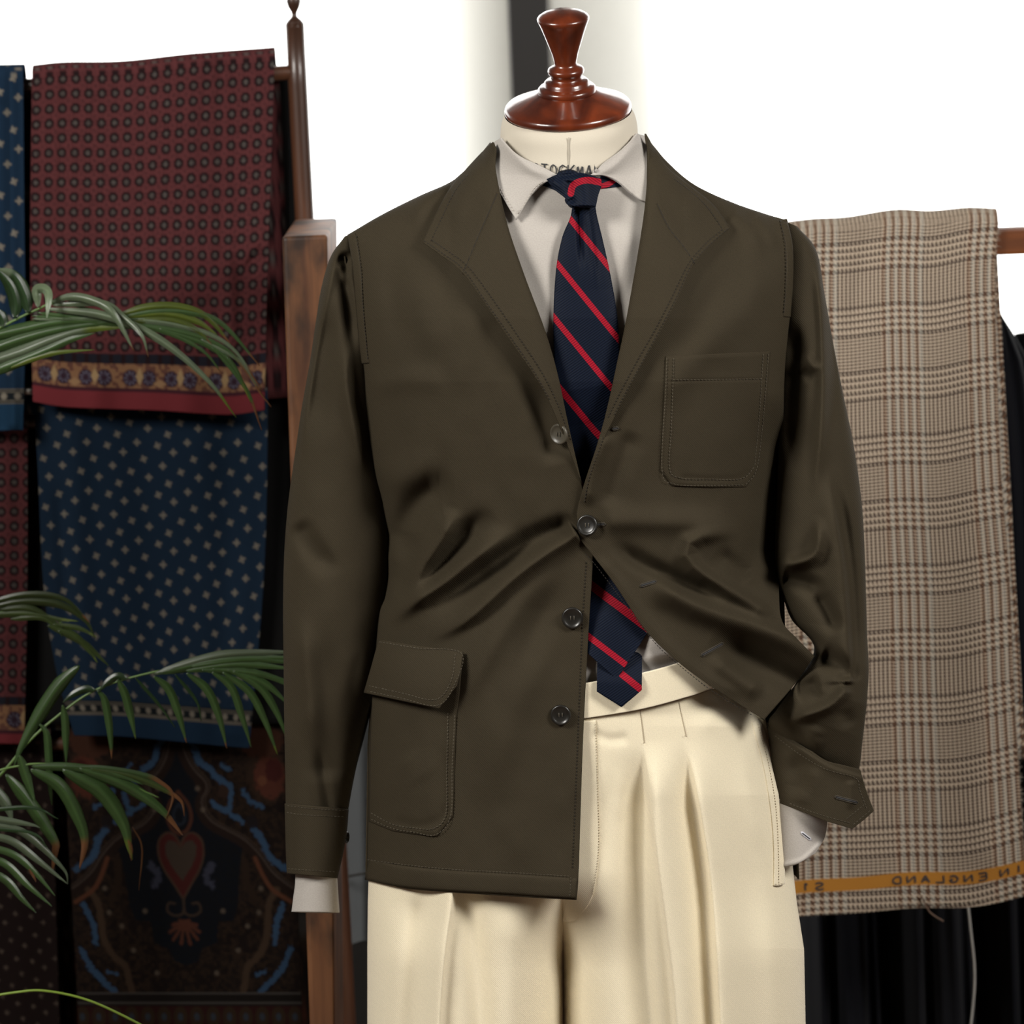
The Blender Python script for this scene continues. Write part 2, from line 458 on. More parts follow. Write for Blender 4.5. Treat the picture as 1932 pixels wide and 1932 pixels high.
# neck column: rings blend from the tilted cap down to the level shoulders
rings = [(1.0, 120, 0), (1.02, 126, -14), (1.03, 129, -30), (1.03, 130, -55), (1.05, 133, -90), (1.12, 136, -125), (1.25, 145, -170), (1.4, 165, -220), (1.5, 190, -270)]
P = np.zeros((len(rings), 72, 3)); ang = np.linspace(0, 2 * math.pi, 72, endpoint=False)
for i, (_, r, dz) in enumerate(rings):
    w = i / (len(rings) - 1)
    ax = AX.lerp(Vector((0, 0, 1)), min(1, w * 1.3)).normalized()
    xx = Vector((1, 0, 0)); xx = (xx - ax * xx.dot(ax)).normalized(); yy = ax.cross(xx)
    c = CAP + Vector((0.00004 * -dz * 0, -0.00000 * dz, dz * PX))
    ry = 0.96 if i < 5 else (0.86 if i == 5 else 0.66)
    P[i] = np.array(c) + r * PX * (np.cos(ang)[:, None] * np.array(xx) + np.sin(ang)[:, None] * ry * np.array(yy))
Pf = np.zeros((64, 72, 3))
for j in range(72):
    Pf[:, j] = cr(P[:, j], 64)
nk = grid('neck', Pf, M['linen'], form, closed=True, uv=np.stack(np.broadcast_arrays(np.linspace(0, .5, 72)[None, :], np.linspace(0, .2, 64)[:, None]), -1))
def neck_surf(px, py):
    """Depth of the neck's front face at a pixel."""
    px = np.asarray(px, float)
    c = float(CAP[1])
    t = np.clip((px - 1074) / 131, -0.999, 0.999)
    return c + 0.004 - (131 * PX * 0.96 + np.clip((py - 262), 0, 200) * 0.00006) * np.sqrt(1 - t * t) - 0.0022
# the maker's stencil on the neck, in a thin single-stroke alphabet
GLYPH = {'S': [[(1, .85), (.7, 1), (.3, 1), (0, .8), (.15, .58), (.8, .42), (1, .2), (.7, 0), (.3, 0), (0, .15)]],
         'T': [[(0, 1), (1, 1)], [(.5, 1), (.5, 0)]], 'O': [[(.5, 1), (.1, .85), (0, .5), (.1, .15), (.5, 0), (.9, .15), (1, .5), (.9, .85), (.5, 1)]],
         'C': [[(1, .85), (.6, 1), (.15, .85), (0, .5), (.15, .15), (.6, 0), (1, .15)]], 'K': [[(0, 1), (0, 0)], [(1, 1), (.05, .45)], [(.3, .6), (1, 0)]],
         'M': [[(0, 0), (.1, 1), (.5, .2), (.9, 1), (1, 0)]], 'A': [[(0, 0), (.5, 1), (1, 0)], [(.2, .38), (.8, .38)]], 'N': [[(0, 0), (0, 1), (1, 0), (1, 1)]],
         'I': [[(.5, 0), (.5, 1)]], 'E': [[(1, 1), (0, 1), (0, 0), (1, 0)], [(0, .52), (.8, .52)]], 'G': [[(1, .85), (.6, 1), (.15, .85), (0, .5), (.15, .15), (.6, 0), (1, .15), (1, .45), (.6, .45)]],
         'L': [[(0, 1), (0, 0), (1, 0)]], 'D': [[(0, 0), (0, 1), (.6, 1), (1, .7), (1, .3), (.6, 0), (0, 0)]], 'R': [[(0, 0), (0, 1), (.7, 1), (1, .78), (.7, .52), (0, .52)], [(.5, .52), (1, 0)]], '1': [[(.2, .8), (.5, 1), (.5, 0)]]}
def stroke_text(name, s, place, w, adv, hgt, lw, Yfun, mat, parent, lift=0.0007):
    """place(x, y) maps text space (x along, y up, in px) to picture pixels."""
    V, F = [], []
    x0 = 0
    for ch in s:
        for st in GLYPH.get(ch, []):
            c = poly(np.array(st) * [w, hgt] + [x0, 0], 14)
            d = np.gradient(c, axis=0); d /= np.linalg.norm(d, axis=1, keepdims=True) + 1e-9
            n = np.stack([-d[:, 1], d[:, 0]], -1) * lw / 2
            b = len(V)
            for p, q in zip(c - n, c + n):
                V += [p, q]
            for i in range(len(c) - 1):
                F.append([b + 2 * i, b + 2 * i + 2, b + 2 * i + 3, b + 2 * i + 1])
        x0 += adv
    A = np.array([place(*p) for p in V])
    Y = Yfun(A[:, 0], A[:, 1]) - lift
    return make_mesh(name, W(A[:, 0], A[:, 1], Y), np.array(F), mat, parent, smooth_on=False)
def stencil(x, y):
    px = 1004 + x; t = (px - 1074) / 70.0
    return (px, 334 - y + 3.5 * (1 - t * t))
stroke_text('maker_stencil', 'STOCKMAN', stencil, 12, 16.9, 26, 2.6, neck_surf, M['ink'], form)
sy = np.linspace(259, 345, 30)
seamP = W(1073 + 0 * sy, sy, neck_surf(1073 + 0 * sy, sy) + 0.0003)
tube('neck_seam', seamP, 0.0006, plain('seam_thread', (0.42, 0.38, 0.31), 0.9), form, 6)
# covered torso below the clothes, pole and foot of the stand
tr_ = [(0.0, 1.50), (0.10, 1.48), (0.16, 1.44), (0.185, 1.36), (0.18, 1.25), (0.165, 1.12), (0.155, 1.02), (0.165, 0.92), (0.16, 0.82), (0.0, 0.80)]
a = np.linspace(0, 2 * math.pi, 48, endpoint=False)
Pt = np.zeros((len(tr_), 48, 3))
for i, (r, z) in enumerate(tr_):
    Pt[i, :, 0] = 0.075 - (1.23 - z) * 0.0 + r * np.cos(a); Pt[i, :, 1] = 0.03 + 0.45 * r * np.sin(a); Pt[i, :, 2] = z
grid('torso', Pt[::1, ::-1] if False else Pt, M['linen'], form, closed=True)
tube('stand_pole', [(0.075, 0.03, 0.85), (0.075, 0.03, 0.06)], 0.016, M['mahogany'], form, 16)
lathe('stand_foot', [(0, 0.001), (0.17, 0.001), (0.17, 0.02), (0.05, 0.045), (0.025, 0.08), (0, 0.08)], (0.075, 0.03, 0), (0, 0, 1), M['mahogany'], form, 40)

# ================================================================== BODY SURFACE (cloth lies on this)
_yl = [380, 443, 520, 620, 700, 760, 830, 930, 1010, 1090, 1200, 1310, 1400, 1540, 1655, 1750]
_xl = [640, 643, 653, 667, 679, 685, 693, 711, 725, 719, 708, 700, 693, 691, 689, 689]
_yr = [380, 443, 560, 700, 900, 1100, 1200, 1330, 1700]
_xr = [1530, 1532, 1512, 1494, 1484, 1480, 1482, 1496, 1510]
_yd = [250, 330, 450, 600, 720, 860, 1000, 1150, 1300, 1500, 1750]
_dd = [0.075, 0.088, 0.108, 0.128, 0.134, 0.130, 0.122, 0.122, 0.128, 0.134, 0.138]
_lx = [600, 655, 720, 790, 850, 925, 1000, 1075, 1150, 1222, 1290, 1377, 1440, 1500, 1560]
_ly = [470, 443, 405, 370, 345, 268, 240, 232, 240, 258, 325, 378, 402, 425, 470]
def torso(px, py):
    px = np.asarray(px, float); py = np.asarray(py, float)
    xl = np.interp(py, _yl, _xl); xr = np.interp(py, _yr, _xr)
    t = np.clip((px - (xl + xr) / 2) / ((xr - xl) / 2), -0.9995, 0.9995)
    g = np.sqrt(1 - np.abs(t) ** 2.7)
    s = np.clip((py - np.interp(px, _lx, _ly)) / 330.0, 0, 1)
    h = np.sqrt(np.clip(1 - (1 - s) ** 2.2, 0, 1))
    d = np.interp(py, _yd, _dd)
    return -d * g * (0.06 + 0.94 * h)
def neckY(px, py, grow=0.0):
    r = np.interp(py, [250, 330, 400, 470], [147, 165, 215, 300]) + grow
    t = np.clip((np.asarray(px, float) - 1074) / r, -0.999, 0.999)
    return -(np.interp(py, [250, 330, 470], [142, 150, 175]) + grow) / 1800 * 0.93 * np.sqrt(1 - t * t) - 0.004
def chest(px, py):
    """Chest and neck together."""
    n = neckY(px, py) + 0.2 * smooth(380, 470, py) ** 2
    return smin(torso(px, py), n, 0.012)

# ------------------------------------------------------------------ SHIRT
shirt = thing('shirt', 'ecru flannel shirt with spread collar under the olive jacket', 'shirt', (0.06, 0, 0.9))
SH = [([(1000, 420), (1040, 560), (1060, 700)], 20, 24, 0.003, .3, .3), ([(1190, 420), (1180, 560)], 14, 20, 0.003, .3, .3),
      ([(1225, 1215), (1290, 1190), (1340, 1180)], 10, 14, 0.004, .2, .2), ([(1215, 1265), (1290, 1235)], 12, 12, 0.003, .2, .2)]
def shirtY(px, py):
    return chest(px, py) + 0.009 + 0.007 * smooth(430, 540, py) + 0.016 * smooth(600, 740, py) * (1 - smooth(1100, 1200, py)) - (0.004 + 0.008 * smooth(1200, 1230, px) * smooth(1325, 1290, px)) * smooth(1150, 1210, py) * smooth(1266, 1240, py + (px - 1215) * 0.28) - field(px, py, SH)
C = coons([(940, 272), (985, 312), (1040, 338), (1075, 345), (1115, 338), (1160, 312), (1208, 268)], [(1208, 268), (1230, 400), (1250, 560), (1290, 760), (1360, 1000), (1372, 1240)],
          [(880, 1335), (1100, 1318), (1300, 1272), (1372, 1240)], [(940, 272), (915, 400), (890, 560), (880, 900), (880, 1335)], 130, 300)
patch('shirt_front', C, shirtY, M['shirt'], shirt, 0.001)
def collY(px, py):
    return smin(torso(px, py) + 0.004, neckY(px, py, -6), 0.01)
CL = [([(948, 272), (1000, 318), (1048, 334)], 9, 10, 0.0035, 0, 0), ([(976, 405), (1000, 368), (1035, 340)], 7, 6, 0.0018, .1, 0)]
C = coons([(944, 260), (966, 283), (989, 299), (1018, 312), (1052, 330)], [(1052, 330), (1050, 334), (1048, 338)], [(973, 413), (985, 397), (1002, 368), (1022, 347), (1048, 338)],
          [(944, 260), (926, 276), (923, 315), (938, 355), (973, 413)], 60, 60)
patch('collar_leaf', C, lambda x, y: collY(x, y) - 0.004 - field(x, y, CL), M['shirt'], shirt, 0.003)
C = coons([(1124, 324), (1138, 308), (1166, 288), (1190, 266), (1203, 252)], [(1203, 252), (1226, 264), (1233, 310), (1230, 345), (1219, 379)],
          [(1114, 330), (1140, 331), (1165, 340), (1190, 361), (1205, 374), (1219, 379)], [(1124, 324), (1118, 327), (1114, 330)], 60, 60)
CR_ = [([(1200, 272), (1160, 312), (1122, 330)], 9, 9, 0.0035, 0, 0), ([(1125, 333), (1165, 345), (1195, 370)], 6, 7, 0.0018, 0, .1)]
patch('collar_leaf', C, lambda x, y: collY(x, y) - 0.004 - field(x, y, CR_), M['shirt'], shirt, 0.003)
# collar band running round the back of the neck
a = np.linspace(-0.15, math.pi + 0.15, 60)
Pb = np.zeros((6, 60, 3))
for i in range(6):
    c = V3(1074, 275 + i * 7, 0.0); r = (141 + i * 2.0) * PX
    Pb[i] = np.stack([c[0] - r * np.cos(a), 0.004 + 0.95 * r * np.sin(a), c[2] + 0.012 * np.sin(a)], -1)
grid('collar_back', Pb, M['shirt'], shirt, thick=-0.003)
stitches('collar_stitching', [[(976, 403), (990, 385), (1006, 357), (1026, 341)], [(938, 345), (970, 400)]], lambda x, y: collY(x, y) - 0.0045 - field(x, y, CL), plain('shirt_thread', (0.5, 0.46, 0.41), 0.9), shirt, 4, 2, 0.7)

# ------------------------------------------------------------------ NECKTIE
k = NT('striped_silk')
uvn = k.n('ShaderNodeTexCoord').outputs['UV']; sp = k.n('ShaderNodeSeparateXYZ'); k.l(uvn, sp.inputs[0])
fr = k.math('FRACT', sp.outputs[0]); dd = k.math('ABSOLUTE', k.math('SUBTRACT', fr, 0.5))
msk = k.math('LESS_THAN', dd, 0.075)
rib = k.n('ShaderNodeMath'); rib.operation = 'SINE'; k.l(k.math('MULTIPLY', sp.outputs[1], 6.2832), rib.inputs[0])
rb = k.math('MULTIPLY_ADD', rib.outputs[0], 0.30, 0.85)
cc = k.n('ShaderNodeCombineColor')
for i in range(3): k.l(rb, cc.inputs[i])
k.l(k.mix(1.0, k.mix(msk, (0.0046, 0.0080, 0.0185), (0.30, 0.007, 0.020)), cc.outputs[0], 'MULTIPLY'), k.b.inputs['Base Color'])
bp = k.n('ShaderNodeBump', i_Strength=0.25, i_Distance=0.0006); k.l(rib.outputs[0], bp.inputs['Height']); k.l(bp.outputs[0], k.b.inputs['Normal'])
k.set(Roughness=0.6, Sheen_Weight=0.0, Sheen_Roughness=0.4); k.b.inputs['Specular IOR Level'].default_value = 0.10
M['tie'] = k.m
tie = thing('necktie', 'navy silk necktie with thin red diagonal stripes hanging from the shirt collar', 'necktie', tuple(V3(1100, 360, -0.1)))
def tie_uv(C):
    px, py = C[..., 0], C[..., 1]
    m = np.interp(py, [500, 800, 1000, 1150], [1.24, 1.22, 0.85, 0.76])
    c = (py - m * (px - 1095))
    ref = np.interp(c, [395 + 30, 555, 660, 785, 920, 1000, 1092, 1192], [-0.5 + .5, 1.5 - .5 + .0, 2, 3, 4, 4.6, 5.5, 6.5])
    ref = np.interp(c, [437, 552, 660, 780, 915, 1091, 1189], [0.5, 1.5, 2.5, 3.5, 4.5, 5.5, 6.5], left=0.0)
    ref = np.where(c < 437, 0.5 - (437 - c) / 112.0, np.where(c > 1189, 6.5 + (c - 1189) / 97.0, ref))
    return np.stack([ref, (py * 0.88 + px * 0.62) / 4.6], -1)
TLx = [([(1092, 392), (1094, 450), (1100, 520)], 5, 5, -0.006, 0, .5), ([(1108, 392), (1118, 470), (1128, 560)], 6, 8, 0.004, 0, .6)]
def blade(px, py, xl, xr, off):
    t = np.clip((px - (xl + xr) / 2) / np.maximum((xr - xl) / 2, 1), -1, 1)
    return chest(px, py) + off - 0.005 * np.sqrt(1 - 0.98 * t * t)
L_ = cr([(1080, 386), (1076, 410), (1060, 450), (1049, 510), (1044, 600), (1046, 700), (1055, 800), (1075, 920), (1100, 1060), (1108, 1160), (1108, 1232)], 500)
R_ = cr([(1123, 386), (1127, 410), (1139, 460), (1152, 520), (1164, 590), (1169, 650), (1172, 740), (1180, 860), (1196, 1000), (1212, 1110), (1226, 1188)], 500)
u = np.linspace(0, 1, 60)[None, :, None]
C = L_[:, None] * (1 - u) + R_[:, None] * u
tipd = np.interp(np.linspace(0, 1, 60), [0, 0.47, 1], [0, 70, 0])            # pointed end
ramp = smooth(0.93, 1.0, np.linspace(0, 1, 500)) ** 1.5
C[..., 1] += ramp[:, None] * tipd[None, :]
Yt = blade(C[..., 0], C[..., 1], L_[:, 0][:, None], R_[:, 0][:, None], np.interp(np.linspace(0, 1, 500), [0, .05, .2, .42, .5, .66, .80, .86, .93, 1], [-0.006, -0.001, 0.008, 0.011, 0.021, 0.025, 0.026, 0.021, 0.010, 0.004])[:, None]) - field(C[..., 0], C[..., 1], TLx)
patch('front_blade', C, Yt, M['tie'], tie, 0.0025, uv=tie_uv(C))
L_ = cr([(1135, 1060), (1128, 1200), (1126, 1305)], 60); R_ = cr([(1205, 1060), (1211, 1200), (1211, 1302)], 60)
C = L_[:, None] * (1 - u) + R_[:, None] * u
C[..., 1] += (smooth(0.8, 1.0, np.linspace(0, 1, 60)))[:, None] * np.interp(np.linspace(0, 1, 60), [0, .55, 1], [0, 31, 0])[None]
cs = C[..., 1] - 0.80 * (C[..., 0] - 1172)
patch('tail_blade', C, lambda x, y: chest(x, y) + np.interp(y, [1060, 1200, 1245, 1285, 1340], [0.030, 0.022, 0.007, -0.003, -0.004]), M['tie'], tie, 0.0025, uv=np.stack([0.5 + (cs - 1271) / 112.0, (C[..., 1] * .88 + C[..., 0] * .62) / 4.6], -1))
# the knot
C = coons([(1031, 338), (1052, 329), (1080, 325), (1108, 328), (1134, 337)], [(1134, 337), (1135, 350), (1129, 368), (1124, 391)], [(1079, 388), (1100, 392), (1124, 391)],
          [(1031, 338), (1045, 357), (1064, 372), (1079, 388)], 90, 70)
arc = cr([(1077, 365), (1080, 352), (1090, 344), (1108, 340), (1128, 343), (1140, 346)], 40)
px, py = C[..., 0], C[..., 1]
dist = np.min(np.hypot(px[..., None] - arc[:, 0], py[..., None] - arc[:, 1]), -1)
kf = [([(1076, 340), (1074, 358), (1082, 386)], 6, 9, -0.0035, .1, .2), ([(1098, 338), (1104, 365), (1104, 392)], 18, 16, 0.005, 0, .1), ([(1040, 340), (1062, 356), (1078, 378)], 8, 8, 0.003, .1, .1),
      ([(1062, 330), (1100, 327), (1132, 336)], 7, 7, -0.004, 0, 0)]
cx_ = 1102 + 0 * px
Yk = chest(px, py) - 0.010 - 0.010 * np.sqrt(np.clip(1 - ((px - 1096) / 62) ** 2, 0.01, 1)) - field(px, py, kf)
patch('knot', C, Yk, M['tie'], tie, 0.006, uv=np.stack([0.5 + dist / 84.0, (py * .88 - px * .62) / 4.6], -1))
C = coons([(1134, 331), (1158, 327), (1188, 322)], [(1188, 322), (1192, 335), (1194, 346)], [(1130, 356), (1160, 353), (1194, 346)], [(1134, 331), (1132, 345), (1130, 356)], 40, 20)
st = cr([(1132, 352), (1150, 346), (1168, 332), (1180, 326)], 20)
d2 = np.min(np.hypot(C[..., 0][..., None] - st[:, 0], C[..., 1][..., None] - st[:, 1]), -1)
patch('neck_band', C, lambda x, y: collY(x, y) + 0.0035, M['tie'], tie, 0.002, uv=np.stack([0.5 + d2 / 70.0, (C[..., 1] * .9) / 4.0], -1))
C = coons([(1000, 330), (1015, 331), (1040, 334)], [(1040, 334), (1046, 345), (1054, 362)], [(1012, 346), (1030, 352), (1054, 362)], [(1000, 330), (1005, 338), (1012, 346)], 24, 16)
patch('neck_band', C, lambda x, y: collY(x, y) + 0.0035, M['tie'], tie, 0.002, uv=np.stack([0.0 * C[..., 0] + 0.05, C[..., 1] / 4.0], -1))

# ------------------------------------------------------------------ JACKET
jacket = thing('jacket', 'olive brown cotton twill field jacket with one button fastened, on the dress form', 'jacket', (0.06, 0, 0.8))
LF = [  # pull folds running from the fastened button down to the pocket on the left of the photo
    ([(858, 955), (838, 1010), (800, 1070), (755, 1135)], 16, 22, 0.010, .25, .35),
    ([(860, 925), (812, 930), (765, 985), (738, 1060)], 30, 30, -0.012, .25, .3),
    ([(985, 1000), (930, 1030), (860, 1085), (790, 1130), (725, 1180)], 15, 22, 0.011, .3, .3),
    ([(935, 965), (885, 1000), (830, 1062), (775, 1120)], 20, 18, -0.009, .3, .3), ([(778, 1000), (765, 1065), (742, 1130)], 26, 26, -0.007, .3, .3),
    ([(1092, 1005), (1030, 1045), (970, 1090), (880, 1170), (800, 1210)], 12, 22, 0.009, .02, .35),
    ([(1088, 985), (1020, 1010), (950, 1050), (880, 1100), (800, 1155)], 22, 18, -0.010, .1, .4),
    ([(1070, 1050), (1000, 1110), (940, 1200), (880, 1310), (850, 1380)], 24, 30, 0.005, .4, .4),
    ([(1085, 1060), (1050, 1120), (1000, 1220), (960, 1330)], 26, 26, -0.005, .45, .4),
    ([(1040, 1150), (985, 1290), (945, 1420), (900, 1540)], 40, 50, 0.005, .3, .4),
    ([(800, 520), (810, 600), (815, 690)], 30, 30, 0.0025, .3, .4), ([(870, 560), (880, 660), (850, 760)], 30, 30, 0.002, .3, .4),
    ([(735, 480), (745, 580), (755, 680)], 26, 26, -0.002, .3, .4),
    ([(985, 660), (1022, 780), (1052, 880)], 36, 24, -0.006, .55, .2), ([(690, 735), (770, 715), (860, 730)], 24, 24, 0.002, .2, .4),
    ([(700, 900), (760, 900), (840, 880)], 40, 30, 0.003, .3, .4),
    ([(705, 1010), (720, 1080), (712, 1150)], 20, 18, -0.008, .2, .2),
    ([(688, 880), (706, 980), (712, 1080), (700, 1180)], 26, 26, -0.016, .25, .25),
    ([(845, 340), (800, 385), (770, 430)], 16, 24, 0.004, .2, .4)]
def leftY(px, py):
    return torso(px, py) - 1.9 * field(px, py, LF) - rumple(px, py)
LE = [(925, 268), (935, 340), (958, 440), (1000, 560), (1036, 650), (1060, 760), (1086, 870), (1101, 930), (1112, 1000), (1119, 1040), (1110, 1200), (1100, 1400), (1092, 1640), (1088, 1698)]
LA = [(655, 443), (668, 520), (676, 620), (687, 700), (690, 760), (697, 830), (715, 930), (729, 1010), (722, 1090), (711, 1200), (703, 1310), (696, 1400), (694, 1540), (692, 1655)]
LH = [(692, 1655), (712, 1661), (760, 1676), (830, 1683), (900, 1688), (1000, 1695), (1088, 1700)]
C = coons([(655, 443), (720, 405), (790, 370), (850, 343), (888, 312), (925, 268)][::1], LE, LH, LA, 190, 540)
patch('front_panel', C, leftY, M['olive'], jacket, 0.0018)
RF = [
    ([(1478, 740), (1470, 860), (1452, 1000), (1446, 1080), (1448, 1130)], 46, 46, -0.030, .3, .25),
    ([(1130, 985), (1220, 985), (1330, 990), (1410, 1010)], 26, 22, 0.006, .1, .35),
    ([(1150, 1020), (1210, 1062), (1290, 1100), (1376, 1132)], 16, 14, -0.009, .25, .25),
    ([(1400, 1000), (1312, 1018), (1296, 1048), (1330, 1085), (1390, 1120), (1460, 1165)], 12, 16, 0.010, .3, .1),
    ([(1345, 1040), (1385, 1065), (1420, 1090)], 18, 18, -0.006, .3, .2),
    ([(1215, 1088), (1320, 1146), (1430, 1182), (1500, 1212), (1540, 1240)], 16, 26, 0.014, .2, 0),
    ([(1340, 1200), (1390, 1232), (1450, 1264), (1500, 1292)], 24, 26, -0.014, .35, 0),
    ([(1120, 1045), (1170, 1100), (1235, 1190), (1320, 1268), (1400, 1318)], 10, 24, 0.0025, .1, .1),
    ([(1340, 1230), (1390, 1275), (1440, 1310)], 16, 20, 0.006, .3, .2),
    ([(1150, 810), (1120, 880), (1108, 960)], 14, 12, 0.005, .2, .2), ([(1195, 810), (1170, 880), (1145, 960)], 20, 16, -0.004, .2, .2),
    ([(1400, 560), (1310, 680), (1230, 770)], 26, 26, 0.003, .3, .3), ([(1450, 500), (1400, 600), (1340, 690)], 30, 30, 0.0025, .3, .3),
    ([(1380, 500), (1300, 620), (1240, 700)], 22, 22, -0.0025, .3, .3),
    ([(1440, 940), (1400, 1020), (1370, 1100)], 24, 30, 0.003, .3, .4), ([(1380, 400), (1420, 440), (1440, 500)], 14, 20, 0.004, .1, .5),
    ([(1425, 405), (1450, 440), (1470, 480)], 12, 14, 0.003, .1, .5)]
def rightY(px, py):
    s = smooth(1060, 1320, py) * smooth(1150, 1400, px)
    return torso(px - 75 * smooth(1090, 1200, py) * smooth(1370, 1540, px), py) - 0.0045 - 1.5 * field(px, py, RF) - 0.002 * s - rumple(px + 900, py)
RE = [(1222, 262), (1222, 330), (1215, 410), (1192, 555), (1168, 680), (1150, 755), (1126, 840), (1103, 910), (1090, 960), (1089, 985), (1096, 1018), (1116, 1045), (1160, 1103), (1215, 1186), (1262, 1234), (1310, 1273), (1365, 1310), (1442, 1358)]
RB = [(1442, 1358), (1500, 1290), (1537, 1238)]
RA = [(1486, 416), (1494, 480), (1494, 560), (1486, 640), (1480, 720), (1476, 900), (1472, 1040), (1470, 1120), (1476, 1172), (1505, 1206), (1537, 1238)]
C = coons([(1222, 262), (1262, 308), (1310, 348), (1377, 380), (1440, 402), (1486, 416)], RA, RB, RE, 200, 480)
patch('front_panel', C, rightY, M['olive'], jacket, 0.0018)
# back of the jacket, closing the body behind
ys = np.linspace(300, 1660, 60)
th = np.linspace(0, math.pi, 60)
Pk = np.zeros((60, 60, 3))
for i, y in enumerate(ys):
    xl = np.interp(y, [268, 343, 370, 405, 443], [930, 856, 796, 726, 662]) if y < 443 else np.interp(y, _yl, _xl)
    xr = np.interp(y, [262, 308, 348, 380, 402, 416], [1218, 1258, 1305, 1372, 1434, 1480]) if y < 416 else np.interp(y, _yr, _xr) - 40 * (1 - smooth(416, 470, y))
    xc, hw = (xl + xr) / 2, (xr - xl) / 2
    p = W(xc - hw * np.cos(th), y + 0 * th, 0)
    p[:, 1] = 0.004 + 0.12 * np.sin(th) * min(1, 0.45 + (y - 300) / 300)
    Pk[i] = p
grid('back_panel', Pk[:, ::-1], M['olive'], jacket, thick=0.0018)

# collar and lapels, folded back over the chest
def lap(px, py, rimside):
    return smin(torso(px, py), neckY(px, py, 9) + 0.2 * smooth(380, 470, py) ** 2, 0.014)
LO = [(929, 268), (906, 290), (880, 318), (852, 350), (826, 395), (796, 456)]
LBm = [(796, 456), (830, 480), (872, 513), (915, 572), (965, 645), (1005, 703), (1035, 755), (1060, 812), (1078, 858), (1099, 916)]
LR = [(934, 280), (937, 330), (958, 425), (990, 520), (1028, 622), (1052, 705), (1070, 790), (1086, 862), (1099, 916)]
C = coons([(929, 268), (931, 273), (934, 280)], LR, LBm, LO, 150, 330)
nu = 150
uu = np.linspace(0, 1, nu)[None, :] * np.ones((330, 1)); vv = np.linspace(0, 1, 330)[:, None] * np.ones((1, nu))
SEAM_L = [(938, 366), (905, 440), (884, 490), (874, 514)]
LPF = [(SEAM_L, 1.6, 1.6, -0.0012, 0, 0), ([(905, 300), (870, 370), (850, 440)], 22, 26, 0.004, .2, .3)]
def lapLY(px, py):
    return lap(px, py, 0) - field(px, py, LPF)
Yl = lapLY(C[..., 0], C[..., 1]) - 0.003 - 0.011 * smooth(-0.05, 0.4, vv) * np.sin(np.clip(uu, 0, 1) * math.pi * 0.75 + 0.75) * smooth(1.0, 0.75, vv * uu)
LAPL = (C, Yl)
patch('lapel', C, Yl, M['olive'], jacket, 0.002)
RO = [(1219, 252), (1238, 285), (1262, 318), (1305, 352), (1345, 385), (1378, 429)]
RBm = [(1378, 429), (1345, 458), (1308, 500), (1280, 560), (1248, 622), (1215, 680), (1186, 735), (1160, 785), (1138, 830), (1120, 872), (1106, 908)]
RRl = [(1222, 300), (1220, 350), (1214, 410), (1203, 480), (1190, 555), (1178, 620), (1165, 680), (1150, 750), (1130, 830), (1106, 908)]
SEAM_R = [(1240, 385), (1262, 430), (1290, 466), (1311, 497)]
RPF = [(SEAM_R, 1.6, 1.6, -0.0012, 0, 0), ([(1240, 300), (1290, 370), (1320, 430)], 26, 22, 0.004, .2, .3)]
C = coons([(1222, 300), (1221, 275), (1219, 252)], RO, RBm[::-1], RRl, 150, 330)
def lapRY(px, py):
    return lap(px, py, 0) - field(px, py, RPF)
Yr = lapRY(C[..., 0], C[..., 1]) - 0.003 - 0.003 * smooth(0, .3, vv) - 0.010 * smooth(-0.05, 0.4, vv) * np.sin((1 - uu) * math.pi * 0.75 + 0.75) * smooth(1.0, 0.75, vv * (1 - uu))
LAPR = (C, Yr)
patch('lapel', C, Yr, M['olive'], jacket, 0.002)
def near(G):
    """Depth lookup on a gridded piece (inverse-distance over its samples)."""
    gx, gy, gz = G[0][::3, ::2, 0].ravel(), G[0][::3, ::2, 1].ravel(), G[1][::3, ::2].ravel()
    def f(x, y):
        x = np.atleast_1d(x); y = np.atleast_1d(y); out = np.zeros(len(x))
        for i in range(len(x)):
            d = (gx - x[i]) ** 2 + (gy - y[i]) ** 2
            j = np.argpartition(d, 5)[:5]; w = 1 / (d[j] + 0.5)
            out[i] = (gz[j] * w).sum() / w.sum()
        return out
    return f
nL, nR = near(LAPL), near(LAPR)
def inset(pts, dx, dy):
    return [(x + dx, y + dy) for x, y in pts]
o1 = [(813, 455), (834, 410), (858, 360), (884, 328)]
stitches('lapel_stitching', [o1, [(815, 453), (850, 477), (884, 504), (930, 565), (980, 638), (1022, 702), (1052, 762), (1078, 832)],
                             [(800, 454), (838, 480), (874, 508), (915, 567), (968, 643), (1008, 702), (1038, 756)]], nL, M['dark_thread'], jacket)
stitches('lapel_stitching', [[(1362, 430), (1334, 390), (1305, 362), (1270, 336)], [(1363, 433), (1335, 456), (1300, 496), (1270, 556), (1238, 618), (1205, 676), (1174, 733), (1146, 790)],
                             [(1374, 431), (1346, 455), (1306, 498), (1278, 558), (1246, 620), (1184, 734), (1158, 785)]], nR, M['dark_thread'], jacket)
for sm, nf in ((SEAM_L, nL), (SEAM_R, nR)):
    c = cr(sm, 40)
    tube('collar_seam', W(c[:, 0], c[:, 1], nf(c[:, 0], c[:, 1]) + 0.0003), 0.0005, M['dark_thread'], jacket, 6)
# collar standing round the back of the neck
a = np.linspace(-0.1, math.pi + 0.1, 60); Pb = np.zeros((6, 60, 3))
for i in range(6):
    c = V3(1073, 285 + i * 9, 0.0); r = (152 + i * 5.0) * PX
    Pb[i] = np.stack([c[0] - r * np.cos(a), 0.006 + 0.95 * r * np.sin(a), c[2] + 0.004 * np.sin(a)], -1)
grid('collar_back', Pb, M['olive'], jacket, thick=-0.003)

